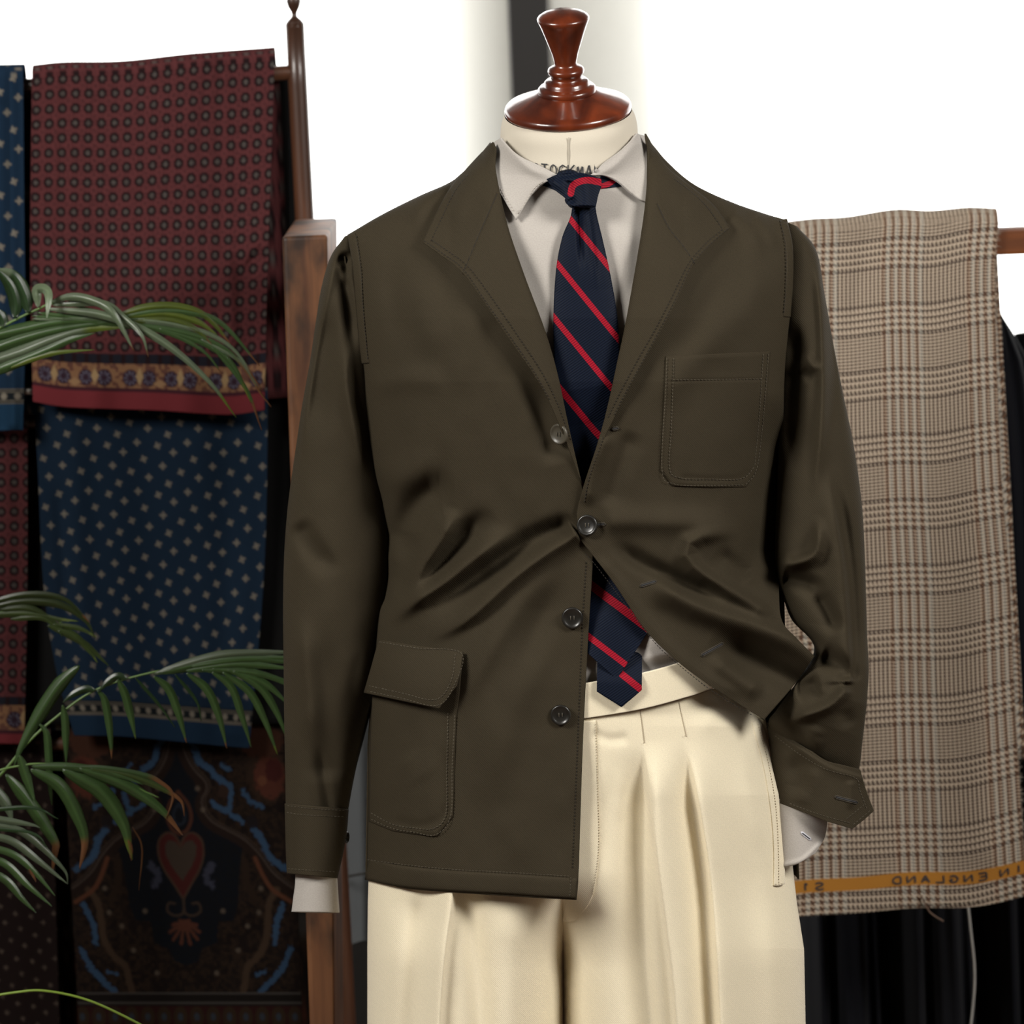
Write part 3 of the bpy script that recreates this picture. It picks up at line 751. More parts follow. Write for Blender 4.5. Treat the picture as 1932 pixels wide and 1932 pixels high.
# sleeves: ribs give the left and right outline of the tube
def sleeve(name, ribs, Yc, depth, folds, nv=320, nu=120):
    A = np.array([r[0] for r in ribs], float); B = np.array([r[1] for r in ribs], float)
    yc = np.interp(np.linspace(0, 1, nv), np.linspace(0, 1, len(ribs)), Yc) if np.ndim(Yc) else np.full(nv, Yc)
    tpar = np.linspace(0, 1, len(ribs)); q = np.linspace(0, 1, nv)
    def sp(P):
        pad = np.vstack([2 * P[0] - P[1], P, 2 * P[-1] - P[-2]])
        x = q * (len(P) - 1); i = np.minimum(x.astype(int), len(P) - 2); t = (x - i)[:, None]
        a, b, c, d = pad[i], pad[i + 1], pad[i + 2], pad[i + 3]
        return 0.5 * (2 * b + (c - a) * t + (2 * a - 5 * b + 4 * c - d) * t ** 2 + (3 * b - a - 3 * c + d) * t ** 3)
    SA, SB = sp(A), sp(B)
    ycs = np.interp(q, tpar, Yc) if np.ndim(Yc) else np.full(nv, Yc)
    dep = np.interp(q, tpar, depth) if np.ndim(depth) else np.full(nv, depth)
    th = np.linspace(0, 2 * math.pi, nu, endpoint=False)
    cx = 0.5 - 0.5 * np.cos(th)
    Cpx = SA[:, None] * (1 - cx[None, :, None]) + SB[:, None] * cx[None, :, None]
    s = np.sin(th)
    Yv = ycs[:, None] - dep[:, None] * (np.sign(s) * np.abs(s) ** 0.8)[None]
    front = smooth(0.0, 0.5, s)[None]
    Yv = Yv - (1.5 * field(Cpx[..., 0], Cpx[..., 1], folds) + rumple(Cpx[..., 0] + 300, Cpx[..., 1])) * front
    uv = np.stack([Cpx[..., 0] / 1800, -Cpx[..., 1] / 1800], -1)
    o = grid(name, W(Cpx[..., 0], Cpx[..., 1], Yv), M['olive'], jacket, uv, closed=True)
    def surf(px, py):
        px = np.atleast_1d(np.asarray(px, float)); py = np.atleast_1d(np.asarray(py, float)); h = nu // 2 + 1
        gx, gy, gz = Cpx[::2, :h, 0].ravel(), Cpx[::2, :h, 1].ravel(), Yv[::2, :h].ravel()
        out = np.zeros(px.shape).ravel()
        for i, (x, y) in enumerate(zip(px.ravel(), py.ravel())):
            d = (gx - x) ** 2 + (gy - y) ** 2; j = np.argpartition(d, 4)[:4]; w = 1 / (d[j] + 0.5)
            out[i] = (gz[j] * w).sum() / w.sum()
        return out.reshape(px.shape)
    return o, surf
sl_ribs = [((650, 446), (662, 441)), ((624, 484), (676, 500)), ((607, 540), (694, 560)), ((597, 600), (704, 620)), ((585, 680), (712, 690)), ((570, 765), (716, 770)),
           ((556, 860), (726, 870)), ((543, 955), (738, 960)), ((536, 1050), (740, 1050)), ((534, 1150), (734, 1150)), ((535, 1250), (722, 1250)), ((536, 1350), (698, 1350)),
           ((538, 1450), (672, 1450)), ((539, 1523), (657, 1528))]
SLF = [([(640, 455), (625, 520), (600, 640), (580, 760), (562, 900)], 8, 16, 0.006, .2, .4), ([(655, 470), (650, 520), (662, 600), (668, 680)], 10, 14, -0.010, .1, .4),
       ([(640, 490), (655, 540)], 8, 8, 0.005, .3, .4), ([(655, 640), (653, 720), (668, 800), (690, 900)], 10, 12, 0.008, .3, .4), ([(625, 560), (610, 700), (600, 850)], 22, 24, -0.008, .3, .4),
       ([(560, 980), (590, 1030), (640, 1090)], 16, 22, -0.007, .2, .4), ([(565, 1150), (580, 1280), (590, 1420)], 20, 22, 0.006, .3, .3), ([(620, 1150), (615, 1300), (618, 1480)], 24, 26, -0.005, .4, .1),
       ([(600, 1400), (612, 1470), (620, 1525)], 8, 12, -0.004, .4, 0)]
sl_o, sl_s = sleeve('sleeve', sl_ribs, [0.012] + [0.022] * 13, [0.012, 0.03, 0.045, 0.052] + [0.056] * 6 + [0.052, 0.046, 0.040, 0.036], SLF)
sr_ribs = [((1482, 418), (1504, 427)), ((1478, 474), (1540, 472)), ((1474, 560), (1556, 556)), ((1472, 660), (1573, 652)), ((1470, 760), (1591, 744)), ((1468, 860), (1611, 842)),
           ((1464, 960), (1626, 950)), ((1462, 1058), (1632, 1052)), ((1474, 1112), (1634, 1124)), ((1493, 1168), (1636, 1196)), ((1536, 1222), (1639, 1264)), ((1502, 1288), (1635, 1330)),
           ((1466, 1338), (1628, 1392)), ((1450, 1364), (1621, 1450)), ((1470, 1400), (1606, 1474))]
SRF = [([(1540, 480), (1552, 620), (1553, 760), (1535, 950)], 12, 10, 0.010, .15, .3), ([(1566, 560), (1572, 700), (1578, 860)], 14, 16, -0.007, .3, .3),
       ([(1500, 600), (1495, 740), (1490, 900)], 18, 20, -0.010, .2, .3), ([(1515, 665), (1535, 690), (1545, 680)], 11, 12, 0.005, .3, .3), ([(1512, 695), (1535, 715)], 10, 10, -0.004, .3, .3),
       ([(1470, 1062), (1500, 1062), (1540, 1040), (1545, 970)], 10, 12, 0.012, .1, .35),
       ([(1475, 1090), (1520, 1100), (1560, 1120)], 14, 18, -0.010, .1, .4), ([(1535, 1110), (1565, 1160), (1580, 1200)], 14, 14, -0.009, .3, .3),
       ([(1558, 880), (1578, 990), (1592, 1090), (1600, 1200), (1604, 1292)], 6, 30, 0.010, .3, .02), ([(1575, 880), (1594, 990), (1607, 1090), (1614, 1200), (1616, 1300)], 11, 11, -0.007, .3, .25),
       ([(1545, 1235), (1590, 1260), (1600, 1290)], 18, 18, -0.012, .2, .2), ([(1604, 1295), (1570, 1330), (1520, 1350), (1480, 1358)], 9, 14, 0.012, .1, .3),
       ([(1545, 1365), (1535, 1395), (1560, 1410)], 16, 16, 0.003, .3, .4), ([(1588, 1335), (1605, 1375)], 16, 14, -0.003, .4, .4), ([(1500, 1300), (1550, 1290)], 16, 18, -0.010, .2, .3)]
sr_o, sr_s = sleeve('sleeve', sr_ribs, [0.008, 0.010, 0.010, 0.005, 0.0, -0.005, -0.010, -0.016, -0.020, -0.026, -0.038, -0.044, -0.038, -0.030, -0.026],
                    [0.010, 0.03, 0.04, 0.048, 0.052, 0.054, 0.056, 0.056, 0.052, 0.048, 0.042, 0.044, 0.042, 0.034, 0.022], SRF)
# shoulder seam bands
def band(name, pts, w, Yf, off, mat=M['olive']):
    c = cr(pts, 80); d = np.gradient(c, axis=0); d /= np.linalg.norm(d, axis=1, keepdims=True)
    n = np.stack([-d[:, 1], d[:, 0]], -1)
    v = np.linspace(-0.5, 0.5, 8)[None, :, None]
    C = c[:, None] - n[:, None] * v * w
    if d[:, 1].mean() < 0: C = C[:, ::-1]
    bul = (1 - (2 * np.linspace(-.5, .5, 8)) ** 4)[None] * 0.0012
    Y = Yf(C[..., 0], C[..., 1]) - off - bul
    return patch(name, C, Y, mat, jacket, 0.0015)
band('shoulder_seam', [(663, 441), (672, 500), (677, 560), (684, 640), (689, 686)], 15, leftY, 0.001)
band('shoulder_seam', [(1478, 414), (1489, 465), (1490, 530), (1485, 598)], 14, rightY, 0.0005)
stitches('shoulder_stitching', [[(672, 444), (681, 510), (684, 570), (690, 640), (694, 680)]], lambda x, y: leftY(x, y) - 0.002, M['dark_thread'], jacket)
stitches('shoulder_stitching', [[(1472, 415), (1482, 465), (1483, 530), (1479, 592)]], lambda x, y: rightY(x, y) - 0.002, M['dark_thread'], jacket)

# cuffs
ribs = [((537, 1516), (658, 1527)), ((538, 1560), (655, 1566)), ((539, 1600), (648, 1608)), ((541, 1648), (637, 1657))]
def cuffgrid(name, ribs, Yc, dep, mat, parent, thick, folds=()):
    nv, nu = 60, 90
    A = cr([r[0] for r in ribs], nv); B = cr([r[1] for r in ribs], nv)
    th = np.linspace(0, 2 * math.pi, nu, endpoint=False); cx = (0.5 - 0.5 * np.cos(th))[None, :, None]
    Cp = A[:, None] * (1 - cx) + B[:, None] * cx
    s = np.sin(th)
    Yv = Yc - dep * np.sign(s) * np.abs(s) ** 0.8 + 0 * Cp[..., 0]
    if folds: Yv = Yv - field(Cp[..., 0], Cp[..., 1], folds) * smooth(0, .4, s)[None]
    o = grid(name, W(Cp[..., 0], Cp[..., 1], Yv), mat, parent, np.stack([Cp[..., 0] / 1800, -Cp[..., 1] / 1800], -1), closed=True, thick=thick)
    def sf(px, py):
        xl = np.interp(py, A[:, 1], A[:, 0]); xr = np.interp(py, B[:, 1], B[:, 0])
        t = np.clip((np.asarray(px, float) - (xl + xr) / 2) / ((xr - xl) / 2), -.98, .98)
        return Yc - dep * np.sqrt(1 - t * t) ** 0.8
    return o, sf
cu_o, cu_s = cuffgrid('cuff', ribs, 0.022, 0.040, M['olive'], jacket, 0.0025)
stitches('cuff_stitching', [[(541, 1533), (580, 1538), (650, 1541)], [(543, 1639), (600, 1643), (634, 1645)], [(542, 1520), (590, 1526), (652, 1529)]], cu_s, M['olive_thread'], jacket)
cuffgrid('shirt_cuff', [((556, 1600), (634, 1606)), ((557, 1660), (637, 1664)), ((553, 1695), (639, 1698)), ((550, 1720), (641, 1722))], 0.022, 0.031, M['shirt_cuff'], shirt, 0.003)
# right cuff, its tab open; bends round the wrist that rests behind the trouser pocket edge
def cuffR(px, py):
    t = np.clip((px - 1450) / 190.0, 0, 1)
    return -0.030 - 0.040 * np.sin(t * 0.80 * math.pi) ** 0.8 - field(px, py, CRF)
CRF = [([(1490, 1420), (1510, 1470), (1500, 1510)], 24, 20, -0.006, .35, .3), ([(1535, 1440), (1530, 1480), (1500, 1515)], 18, 18, 0.004, .3, .3), ([(1605, 1470), (1605, 1510), (1600, 1530)], 10, 8, 0.003, .2, .3),
       ([(1450, 1372), (1490, 1400), (1560, 1445), (1622, 1466)], 3.0, 12, 0.0025, 0, 0)]
C = coons([(1447, 1362), (1490, 1392), (1530, 1418), (1560, 1436), (1592, 1444), (1623, 1452)], [(1623, 1452), (1634, 1490), (1649, 1530)],
          [(1470, 1515), (1510, 1530), (1560, 1550), (1608, 1564), (1630, 1547), (1649, 1530)], [(1447, 1362), (1456, 1440), (1470, 1515)], 110, 90, f=lambda p, n: cr(p, n) if len(p) != 6 or p[0][1] < 1500 else poly(p, n))
patch('cuff', C, cuffR, M['olive'], jacket, 0.003)
stitches('cuff_stitching', [[(1462, 1388), (1510, 1424), (1560, 1452), (1614, 1468), (1622, 1490), (1636, 1528)], [(1490, 1516), (1550, 1538), (1605, 1553)], [(1597, 1545), (1632, 1517)], [(1610, 1556), (1643, 1528)]], cuffR, M['olive_thread'], jacket)
C = coons([(1455, 1500), (1500, 1520), (1562, 1545)], [(1562, 1545), (1556, 1580), (1538, 1610)], [(1455, 1632), (1480, 1635), (1505, 1630), (1538, 1610)], [(1455, 1500), (1455, 1570), (1455, 1632)], 60, 60)
def shcuffR(px, py):
    t = np.clip((px - 1440) / 130.0, 0, 1)
    return -0.028 - 0.026 * np.sin(t * math.pi * 0.9) - field(px, py, [([(1480, 1632), (1515, 1622), (1545, 1595)], 5, 5, 0.002, 0, 0)])
patch('shirt_cuff', C, shcuffR, M['shirt_cuff'], shirt, 0.003)

# patch pockets
def plate(name, top, right, bottom, left, Yf, off, parent, nu=80, nv=90, fo=(), edge=0.0):
    C = coons(top, right, bottom, left, nu, nv, f=poly)
    u = np.linspace(0, 1, nu)[None]; v = np.linspace(0, 1, nv)[:, None]
    e = np.minimum(np.minimum(u, 1 - u) * nu, np.minimum(v, 1 - v) * nv)
    Y = Yf(C[..., 0], C[..., 1]) - off * (0.55 + 0.45 * smooth(0, 4, e)) - field(C[..., 0], C[..., 1], fo)
    return patch(name, C, Y, M['olive'], parent, off + 0.0008)
hemline = [(693, 1622), (760, 1631), (850, 1640), (960, 1646), (1076, 1653)]
band('hem', [(692, 1640), (760, 1654), (850, 1662), (960, 1668), (1088, 1677)], 40, leftY, 0.0006)
stitches('hem_stitching', [hemline, [(1077, 1655), (1075, 1694)]], lambda x, y: leftY(x, y) - 0.0014, M['olive_thread'], jacket)
stitches('front_stitching', [[(1106, 1060), (1098, 1200), (1090, 1400), (1080, 1640)]], leftY, M['dark_thread'], jacket)
stitches('front_stitching', [[(1104, 1045), (1125, 1068), (1172, 1130), (1235, 1212), (1290, 1262), (1350, 1308), (1420, 1350)], [(1160, 770), (1135, 835), (1112, 900), (1102, 950)]], lambda x, y: rightY(x, y) - 0.0004, M['dark_thread'], jacket)
pk = plate('chest_pocket', [(1256, 672), (1350, 668), (1454, 663)], [(1454, 663), (1448, 740), (1438, 830), (1430, 886)], [(1246, 888), (1269, 917), (1340, 920), (1408, 919), (1430, 886)],
           [(1256, 672), (1254, 730), (1249, 830), (1246, 888)], rightY, 0.0022, jacket, 110, 130,
           fo=[([(1262, 720), (1350, 716), (1446, 716)], 2.5, 3, -0.0008, 0, 0), ([(1280, 900), (1350, 904), (1400, 900), (1420, 880)], 6, 7, -0.001, .1, .1)])
pkY = lambda x, y: rightY(x, y) - 0.0026
stitches('pocket_stitching', [[(1258, 676), (1256, 735), (1249, 885), (1271, 913), (1340, 916), (1405, 915)], [(1271, 676), (1267, 800), (1263, 880), (1280, 901), (1340, 904), (1400, 903), (1424, 880)],
                              [(1440, 668), (1433, 780), (1424, 880)], [(1270, 717), (1350, 716), (1440, 715)], [(1450, 668), (1440, 790), (1428, 884), (1406, 916)]], pkY, M['olive_thread'], jacket, w=0.7)
HPF = [([(730, 1545), (790, 1558), (830, 1545), (848, 1510)], 10, 8, -0.0015, .2, .2), ([(760, 1420), (800, 1480)], 30, 30, 0.002, .3, .3)]
plate('hip_pocket', [(703, 1290), (780, 1300), (870, 1262)], [(870, 1262), (866, 1310), (860, 1359), (857, 1450), (854, 1541)], [(696, 1550), (740, 1568), (780, 1574), (823, 1579), (854, 1541)],
      [(703, 1290), (698, 1400), (696, 1550)], leftY, 0.0026, jacket, 90, 130, fo=HPF)
hpY = lambda x, y: leftY(x, y) - 0.0032
stitches('pocket_stitching', [[(858, 1350), (853, 1450), (850, 1540), (822, 1575), (780, 1570), (740, 1563), (698, 1545)], [(845, 1345), (843, 1450), (841, 1535), (818, 1563), (780, 1562), (740, 1555), (698, 1533)]], hpY, M['olive_thread'], jacket, w=0.8)
C = coons([(714, 1207), (790, 1219), (873, 1229)], [(873, 1229), (868, 1262), (862, 1294)], [(686, 1307), (756, 1322), (828, 1337), (862, 1294)], [(714, 1207), (700, 1258), (686, 1307)], 100, 60, f=poly)
vv2 = np.linspace(0, 1, 60)[:, None]
Yfl = torso(C[..., 0] + 14, C[..., 1]) - field(C[..., 0], C[..., 1], LF) * 0.5 - 0.004 - 0.009 * np.sin(vv2 * math.pi * .62) - 0.003
patch('pocket_flap', C, Yfl, M['olive'], jacket, 0.003)
flp = near((C, Yfl))
stitches('flap_stitching', [[(716, 1211), (790, 1223), (870, 1232), (858, 1290), (826, 1331), (756, 1317), (690, 1303)], [(859, 1234), (851, 1284), (822, 1320), (756, 1307), (693, 1293)]], flp, M['olive_thread'], jacket, w=0.8, lift=0.0014)
# buttons
def button(px, py, r, Y, tilt=(0, 0), mat='horn'):
    ax = Vector((tilt[0], -1, tilt[1])).normalized(); c = V3(px, py, Y) ; R = r / 1800 * (4 + Y) / 4
    t = bpy.data.objects.new('button', None)
    o = lathe('button', [(R * 0.95, -0.0015), (R, 0.0), (R * 0.99, 0.0012), (R * 0.92, 0.0021), (R * 0.82, 0.0021), (R * 0.74, 0.0014), (R * 0.55, 0.0008), (R * .22, 0.0005), (0, 0.0005)], c, ax, M[mat], jacket, 40)
    xx = Vector((1, 0, 0)); xx = (xx - ax * xx.dot(ax)).normalized(); yy = ax.cross(xx)
    for i, (sx, sy) in enumerate(((1, 1), (1, -1), (-1, 1), (-1, -1))):
        p = c + xx * sx * R * .16 + yy * sy * R * .16 + ax * 0.0004
        lathe('button_hole', [(R * .075, 0.0006), (0, 0.0007)], p, ax, M['ink'], o, 10)
    for s in (-1, 1):
        p = c + xx * s * R * .16 + ax * 0.0009
        tube('button_thread', [p + yy * R * .2, p + ax * 0.0004, p - yy * R * .2], 0.0004, M['olive_thread'], o, 6)
    return o
nl = lambda f, x, y: float(f(np.array([x]), np.array([y]))[0])
button(1055, 819, 20, nl(leftY, 1050, 819) - 0.012, (-0.75, -0.05), 'horn_light')
button(1108, 991, 20, nl(rightY, 1108, 991) - 0.0035, (-0.25, 0.15))
button(1080, 1166, 20.5, nl(leftY, 1080, 1166) - 0.0035, (-0.1, 0))
button(1058, 1349, 19.5, nl(leftY, 1058, 1349) - 0.0035, (-0.12, 0))
button(652, 1580, 11, nl(cu_s, 645, 1580) + 0.02, (2.5, 0))
def buttonhole(p0, p1, Yf, mat=M['hole_thread'], par=None, nm='buttonhole', wdt=2.6):
    c = poly([p0, p1], 14); d = np.array(p1, float) - p0; d /= np.hypot(*d); n = np.array([-d[1], d[0]])
    loop = np.vstack([c + n * wdt, (c[-1] + d * 3)[None], (c - n * wdt)[::-1], (c[0] - d * 3)[None], (c[0] + n * wdt)[None]])
    o = tube(nm, W(loop[:, 0], loop[:, 1], Yf(loop[:, 0], loop[:, 1]) - 0.0003), 0.0008, mat, par or jacket, 6)
    tube('slit', W(c[:, 0], c[:, 1], Yf(c[:, 0], c[:, 1]) - 0.0006), 0.0008, M['ink'], o, 6)
buttonhole((1157, 809), (1165, 808), lambda x, y: rightY(x, y) - 0.0006)
buttonhole((1126, 990), (1140, 989), rightY)
buttonhole((1210, 1105), (1236, 1097), rightY)
buttonhole((1325, 1236), (1362, 1215), rightY)
buttonhole((1578, 1504), (1616, 1514), cuffR)
buttonhole((1514, 1572), (1528, 1583), shcuffR, plain('white_thread', (.6, .6, .65), .8), shirt, 'cuff_buttonhole', 1.6)

# ------------------------------------------------------------------ TROUSERS
trousers = thing('trousers', 'cream wool flannel trousers with double pleats on the dress form below the jacket', 'trousers', (0.08, 0, 0.1))
_ty = [1280, 1370, 1450, 1500, 1600, 1700, 1790, 1932, 2300, 2950]
_tr = [1375, 1440, 1466, 1482, 1492, 1503, 1517, 1520, 1500, 1480]
_tl = [760, 735, 712, 704, 697, 694, 693, 693, 700, 715]
TF = [([(1320, 1320), (1390, 1362), (1430, 1410), (1450, 1470)], 44, 44, 0.006, .2, .4),   # pleats: sharp crest, hollow beside it
    ([(1215, 1395), (1224, 1480), (1238, 1600), (1258, 1750), (1275, 1900), (1285, 2100)], 46, 5, 0.018, .16, 0),
    ([(1213, 1405), (1214, 1520), (1212, 1640), (1216, 1800), (1228, 1960), (1236, 2150)], 16, 42, -0.016, .16, 0),
    ([(1294, 1390), (1318, 1510), (1340, 1640), (1352, 1780), (1360, 1932), (1366, 2150)], 36, 5, 0.014, .18, 0),
    ([(1294, 1400), (1304, 1500), (1320, 1620), (1332, 1760), (1340, 1932), (1346, 2150)], 10, 26, -0.012, .18, 0),
    ([(1385, 1480), (1400, 1600), (1420, 1750), (1432, 1932), (1436, 2150)], 30, 30, -0.006, .3, 0), ([(1400, 1400), (1420, 1500), (1440, 1620)], 20, 20, 0.004, .3, .3),
    
    ([(1148, 1450), (1138, 1560), (1144, 1660)], 16, 14, -0.003, .4, .4), ([(1172, 1440), (1166, 1560)], 16, 16, 0.0015, .4, .4),
    ([(856, 1600), (853, 1690), (838, 1800), (828, 1932), (820, 2100)], 6, 26, 0.014, .1, 0), ([(880, 1640), (892, 1760), (905, 1900), (910, 2050)], 26, 22, -0.012, .2, 0),
    ([(805, 1640), (790, 1760), (775, 1932), (765, 2150)], 26, 22, -0.012, .2, 0), ([(720, 1640), (722, 1760), (722, 1932), (724, 2150)], 26, 22, 0.006, .2, 0), ([(960, 1680), (965, 1800), (960, 1932), (955, 2150)], 34, 34, 0.006, .2, 0),
    ([(1110, 1380), (1150, 1395), (1190, 1390)], 10, 12, -0.002, .2, .2)]
def trousY(px, py, leg, folds=True):
    xl = np.interp(py, _ty, _tl); xr = np.interp(py, _ty, _tr)
    t = np.clip((px - (xl + xr) / 2) / ((xr - xl) / 2), -0.9995, 0.9995)
    A = -0.121 * np.sqrt(1 - np.abs(t) ** 2.8)
    if leg < 0: x0, x1 = xl, np.interp(py, [1600, 1700, 1800, 1932, 2400], [1088, 1068, 1066, 1066, 1040])
    else: x0, x1 = np.interp(py, [1600, 1720, 1932, 2400], [1048, 1056, 1060, 1070]), xr
    tl = np.clip((px - (x0 + x1) / 2) / ((x1 - x0) / 2), -0.9995, 0.9995)
    B = -0.115 * np.sqrt(1 - np.abs(tl) ** 2.6)
    w = smooth(1640, 1830, py)
    edge = 1 - np.abs(t) ** 6
    return A * (1 - w) + B * w - (field(px, py, TF) * edge if folds else 0)
M['tr_line'] = M['trouser_thread']
ysl = np.concatenate([np.linspace(1330, 1960, 320), np.linspace(1975, 2950, 40)])
for leg in (-1, 1):
    xl = np.interp(ysl, _ty, _tl); xr = np.interp(ysl, _ty, _tr)
    sag = 0
    if leg < 0:
        x0, x1 = xl, np.interp(ysl, [1330, 1600, 1700, 1800, 1932, 2400], [1098, 1080, 1066, 1065, 1065, 1040])
    else:
        x0, x1 = np.interp(ysl, [1330, 1600, 1720, 1932, 2400], [1096, 1078, 1058, 1060, 1070]), xr
    nu = 170
    uu_ = np.linspace(0, 1, nu)[None, :]
    # denser towards the sides where the cloth turns away
    uq = 0.5 - 0.5 * np.cos(uu_ * math.pi); uq = 0.5 * uq + 0.5 * uu_
    Cx = x0[:, None] * (1 - uq) + x1[:, None] * uq; Cy = ysl[:, None] + 0 * Cx
    Cy = Cy + (smooth(1440, 1330, Cy)) * np.interp(Cx, [1090, 1150, 1220, 1300, 1345, 1400, 1440], [25, 20, 4, -18, -30, -42, -50])
    Fr = W(Cx, Cy, trousY(Cx, Cy, leg))
    th = np.linspace(0, math.pi, 40)[1:-1]
    wv = smooth(1560, 1800, ysl)
    bx = x0[:, None] + (x1 - x0)[:, None] * (0.5 + 0.5 * np.cos(th))[None]
    tt = np.clip((bx - (xl + xr)[:, None] / 2) / ((xr - xl)[:, None] / 2), -1, 1)
    Ybk = (1 - wv)[:, None] * 0.13 * np.sqrt(1 - np.abs(tt) ** 2.8) + wv[:, None] * 0.13 * np.sin(th)[None]
    Bk = W(bx, ysl[:, None] + 0 * bx, np.maximum(Ybk, 0.003))
    P = np.concatenate([Fr, Bk], 1)
    U = np.concatenate([np.stack([Cx / 1800, -Cy / 1800], -1), np.stack([bx / 1800, -(ysl[:, None] + 0 * bx) / 1800], -1)], 1)
    grid('trouser_leg', P, M['trouser'], trousers, U, closed=True)
tY = lambda x, y: trousY(x, y, 1)
C = coons([(880, 1312), (1000, 1304), (1100, 1290), (1212, 1270), (1300, 1246), (1380, 1222)], [(1380, 1222), (1396, 1255), (1406, 1282)],
          [(880, 1376), (1000, 1368), (1100, 1356), (1210, 1338), (1300, 1314), (1345, 1299), (1406, 1282)], [(880, 1312), (880, 1345), (880, 1376)], 220, 40)
patch('waistband', C, lambda x, y: trousY(x, np.maximum(y, 1360), 1, False) - 0.0035 - 0.0035 * smooth(1130, 1240, x), M['trouser'], trousers, 0.003)
# fly placket, pocket edge and the fine stitched lines
C = coons([(1098, 1362), (1118, 1360), (1124, 1359)], [(1124, 1359), (1127, 1480), (1130, 1600), (1118, 1690), (1085, 1738)], [(1062, 1738), (1075, 1740), (1085, 1738)], [(1098, 1362), (1088, 1560), (1062, 1738)], 30, 160)
def pedge(x, y):
    e = np.interp(y, [1360, 1420, 1490, 1570, 1668], [1444, 1460, 1474, 1480, 1481])      # free edge
    k_ = smooth(-26, 0, x - e)
    return trousY(x, y, 1) - 0.0022 - 0.006 * k_
patch('fly', C, lambda x, y: tY(np.maximum(x, 1068), y) - 0.0016, M['trouser'], trousers, 0.002)
C = coons([(1419, 1362), (1432, 1356), (1444, 1361)], [(1444, 1361), (1460, 1420), (1474, 1490), (1480, 1570), (1481, 1668)], [(1461, 1671), (1470, 1671), (1481, 1668)], [(1419, 1362), (1440, 1440), (1454, 1520), (1461, 1600), (1461, 1671)], 30, 140)
patch('pocket_edge', C, pedge, M['trouser'], trousers, 0.0018)
for pl_ in ([(1208, 1338), (1212, 1370), (1216, 1402)], [(1281, 1324), (1287, 1355), (1295, 1390)], [(1100, 1357), (1210, 1339), (1300, 1315), (1345, 1300)]):
    q = cr(pl_, 40)
    tube('seam', W(q[:, 0], q[:, 1], tY(q[:, 0], q[:, 1]) - 0.0002), 0.0005, M['tr_line'], trousers, 6)
stitches('trouser_stitching', [[(1124, 1365), (1128, 1480), (1130, 1600), (1118, 1690)], [(1213, 1402), (1220, 1401)], [(1291, 1389), (1299, 1386)]], lambda x, y: tY(x, y) - 0.002, M['tr_line'], trousers, 3, 2.2, .6)
stitches('trouser_stitching', [[(1430, 1366), (1450, 1440), (1464, 1520), (1469, 1600), (1470, 1668)], [(1463, 1668), (1479, 1667)]], lambda x, y: pedge(x, y) - 0.0006, M['tr_line'], trousers, 3, 2.2, .5)

# ================================================================== BACKGROUND: scarves on the stepped stand
def worldpx(p):
    """Pixel of a world point."""
    d = np.asarray(p, float) - np.array([CX, -DIST, CZ])
    a = (d[0] * CS - d[2] * SN) / d[1]; b = (-d[0] * SN - d[2] * CS) / d[1]
    return 966 + a * FPX, PYH + b * FPX
def drape(name, top, right, bottom, left, Y0, mat, parent, colf, waves=(), rail=0.016, back=0.5, bshift=(0, 0), step=2.2, nb=30, thick=0.0012, fringe=None):
    """Cloth hung over a rail: front drop traced in the picture, turned over the rail, back drop behind."""
    wpx = max(cum(np.array(top))[-1], cum(np.array(bottom))[-1]); hpx = cum(np.array(left))[-1]
    nu, nv = int(wpx / step), int(hpx / step)
    C = coons(top, right, bottom, left, nu, nv)
    Yv = Y0 - field(C[..., 0], C[..., 1], waves)
    fr = W(C[..., 0], C[..., 1], Yv)
    u = np.linspace(0, 1, nu) * wpx; v = np.linspace(0, 1, nv) * hpx
    Upx = np.broadcast_to(u[None], (nv, nu)); Vpx = np.broadcast_to(v[:, None], (nv, nu))
    col = colf(Upx, Vpx)
    a = np.linspace(0, math.pi, 14)[1:]
    over = fr[0][None] + np.stack([0 * a, rail * (1 - np.cos(a)), rail * np.sin(a)], -1)[:, None]
    t = np.linspace(0, 1, nb)[1:]
    ctr = over[-1].mean(0)
    bk = over[-1][None] + t[:, None, None] * np.array([0, 0, -back])
    spread = np.interp(np.linspace(0, 1, nu), [0, 1], bshift)
    bk = bk + smooth(0, .12, t)[:, None, None] * spread[None, :, None] * np.array([1, 0, 0]) + np.array([0, 0.01, 0]) * t[:, None, None]
    P = np.concatenate([bk[::-1], over[::-1], fr], 0)
    n2 = len(bk) + len(over)
    vb = -np.linspace(1, 0, n2)[:, None] * (back * 1500 + 60) + np.zeros((1, nu))
    c2 = colf(np.broadcast_to(u[None], (n2, nu)), np.abs(vb) % (hpx * 0.7))
    return grid(name, P, mat, parent, col=np.concatenate([c2, col], 0), thick=thick)
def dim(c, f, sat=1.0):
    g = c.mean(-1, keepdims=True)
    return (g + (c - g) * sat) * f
def lerpc(a, b, w):
    return a * (1 - w[..., None]) + b * w[..., None]
RGB = lambda r, g, b: np.array(srgb(r, g, b))
DYE = 1.0
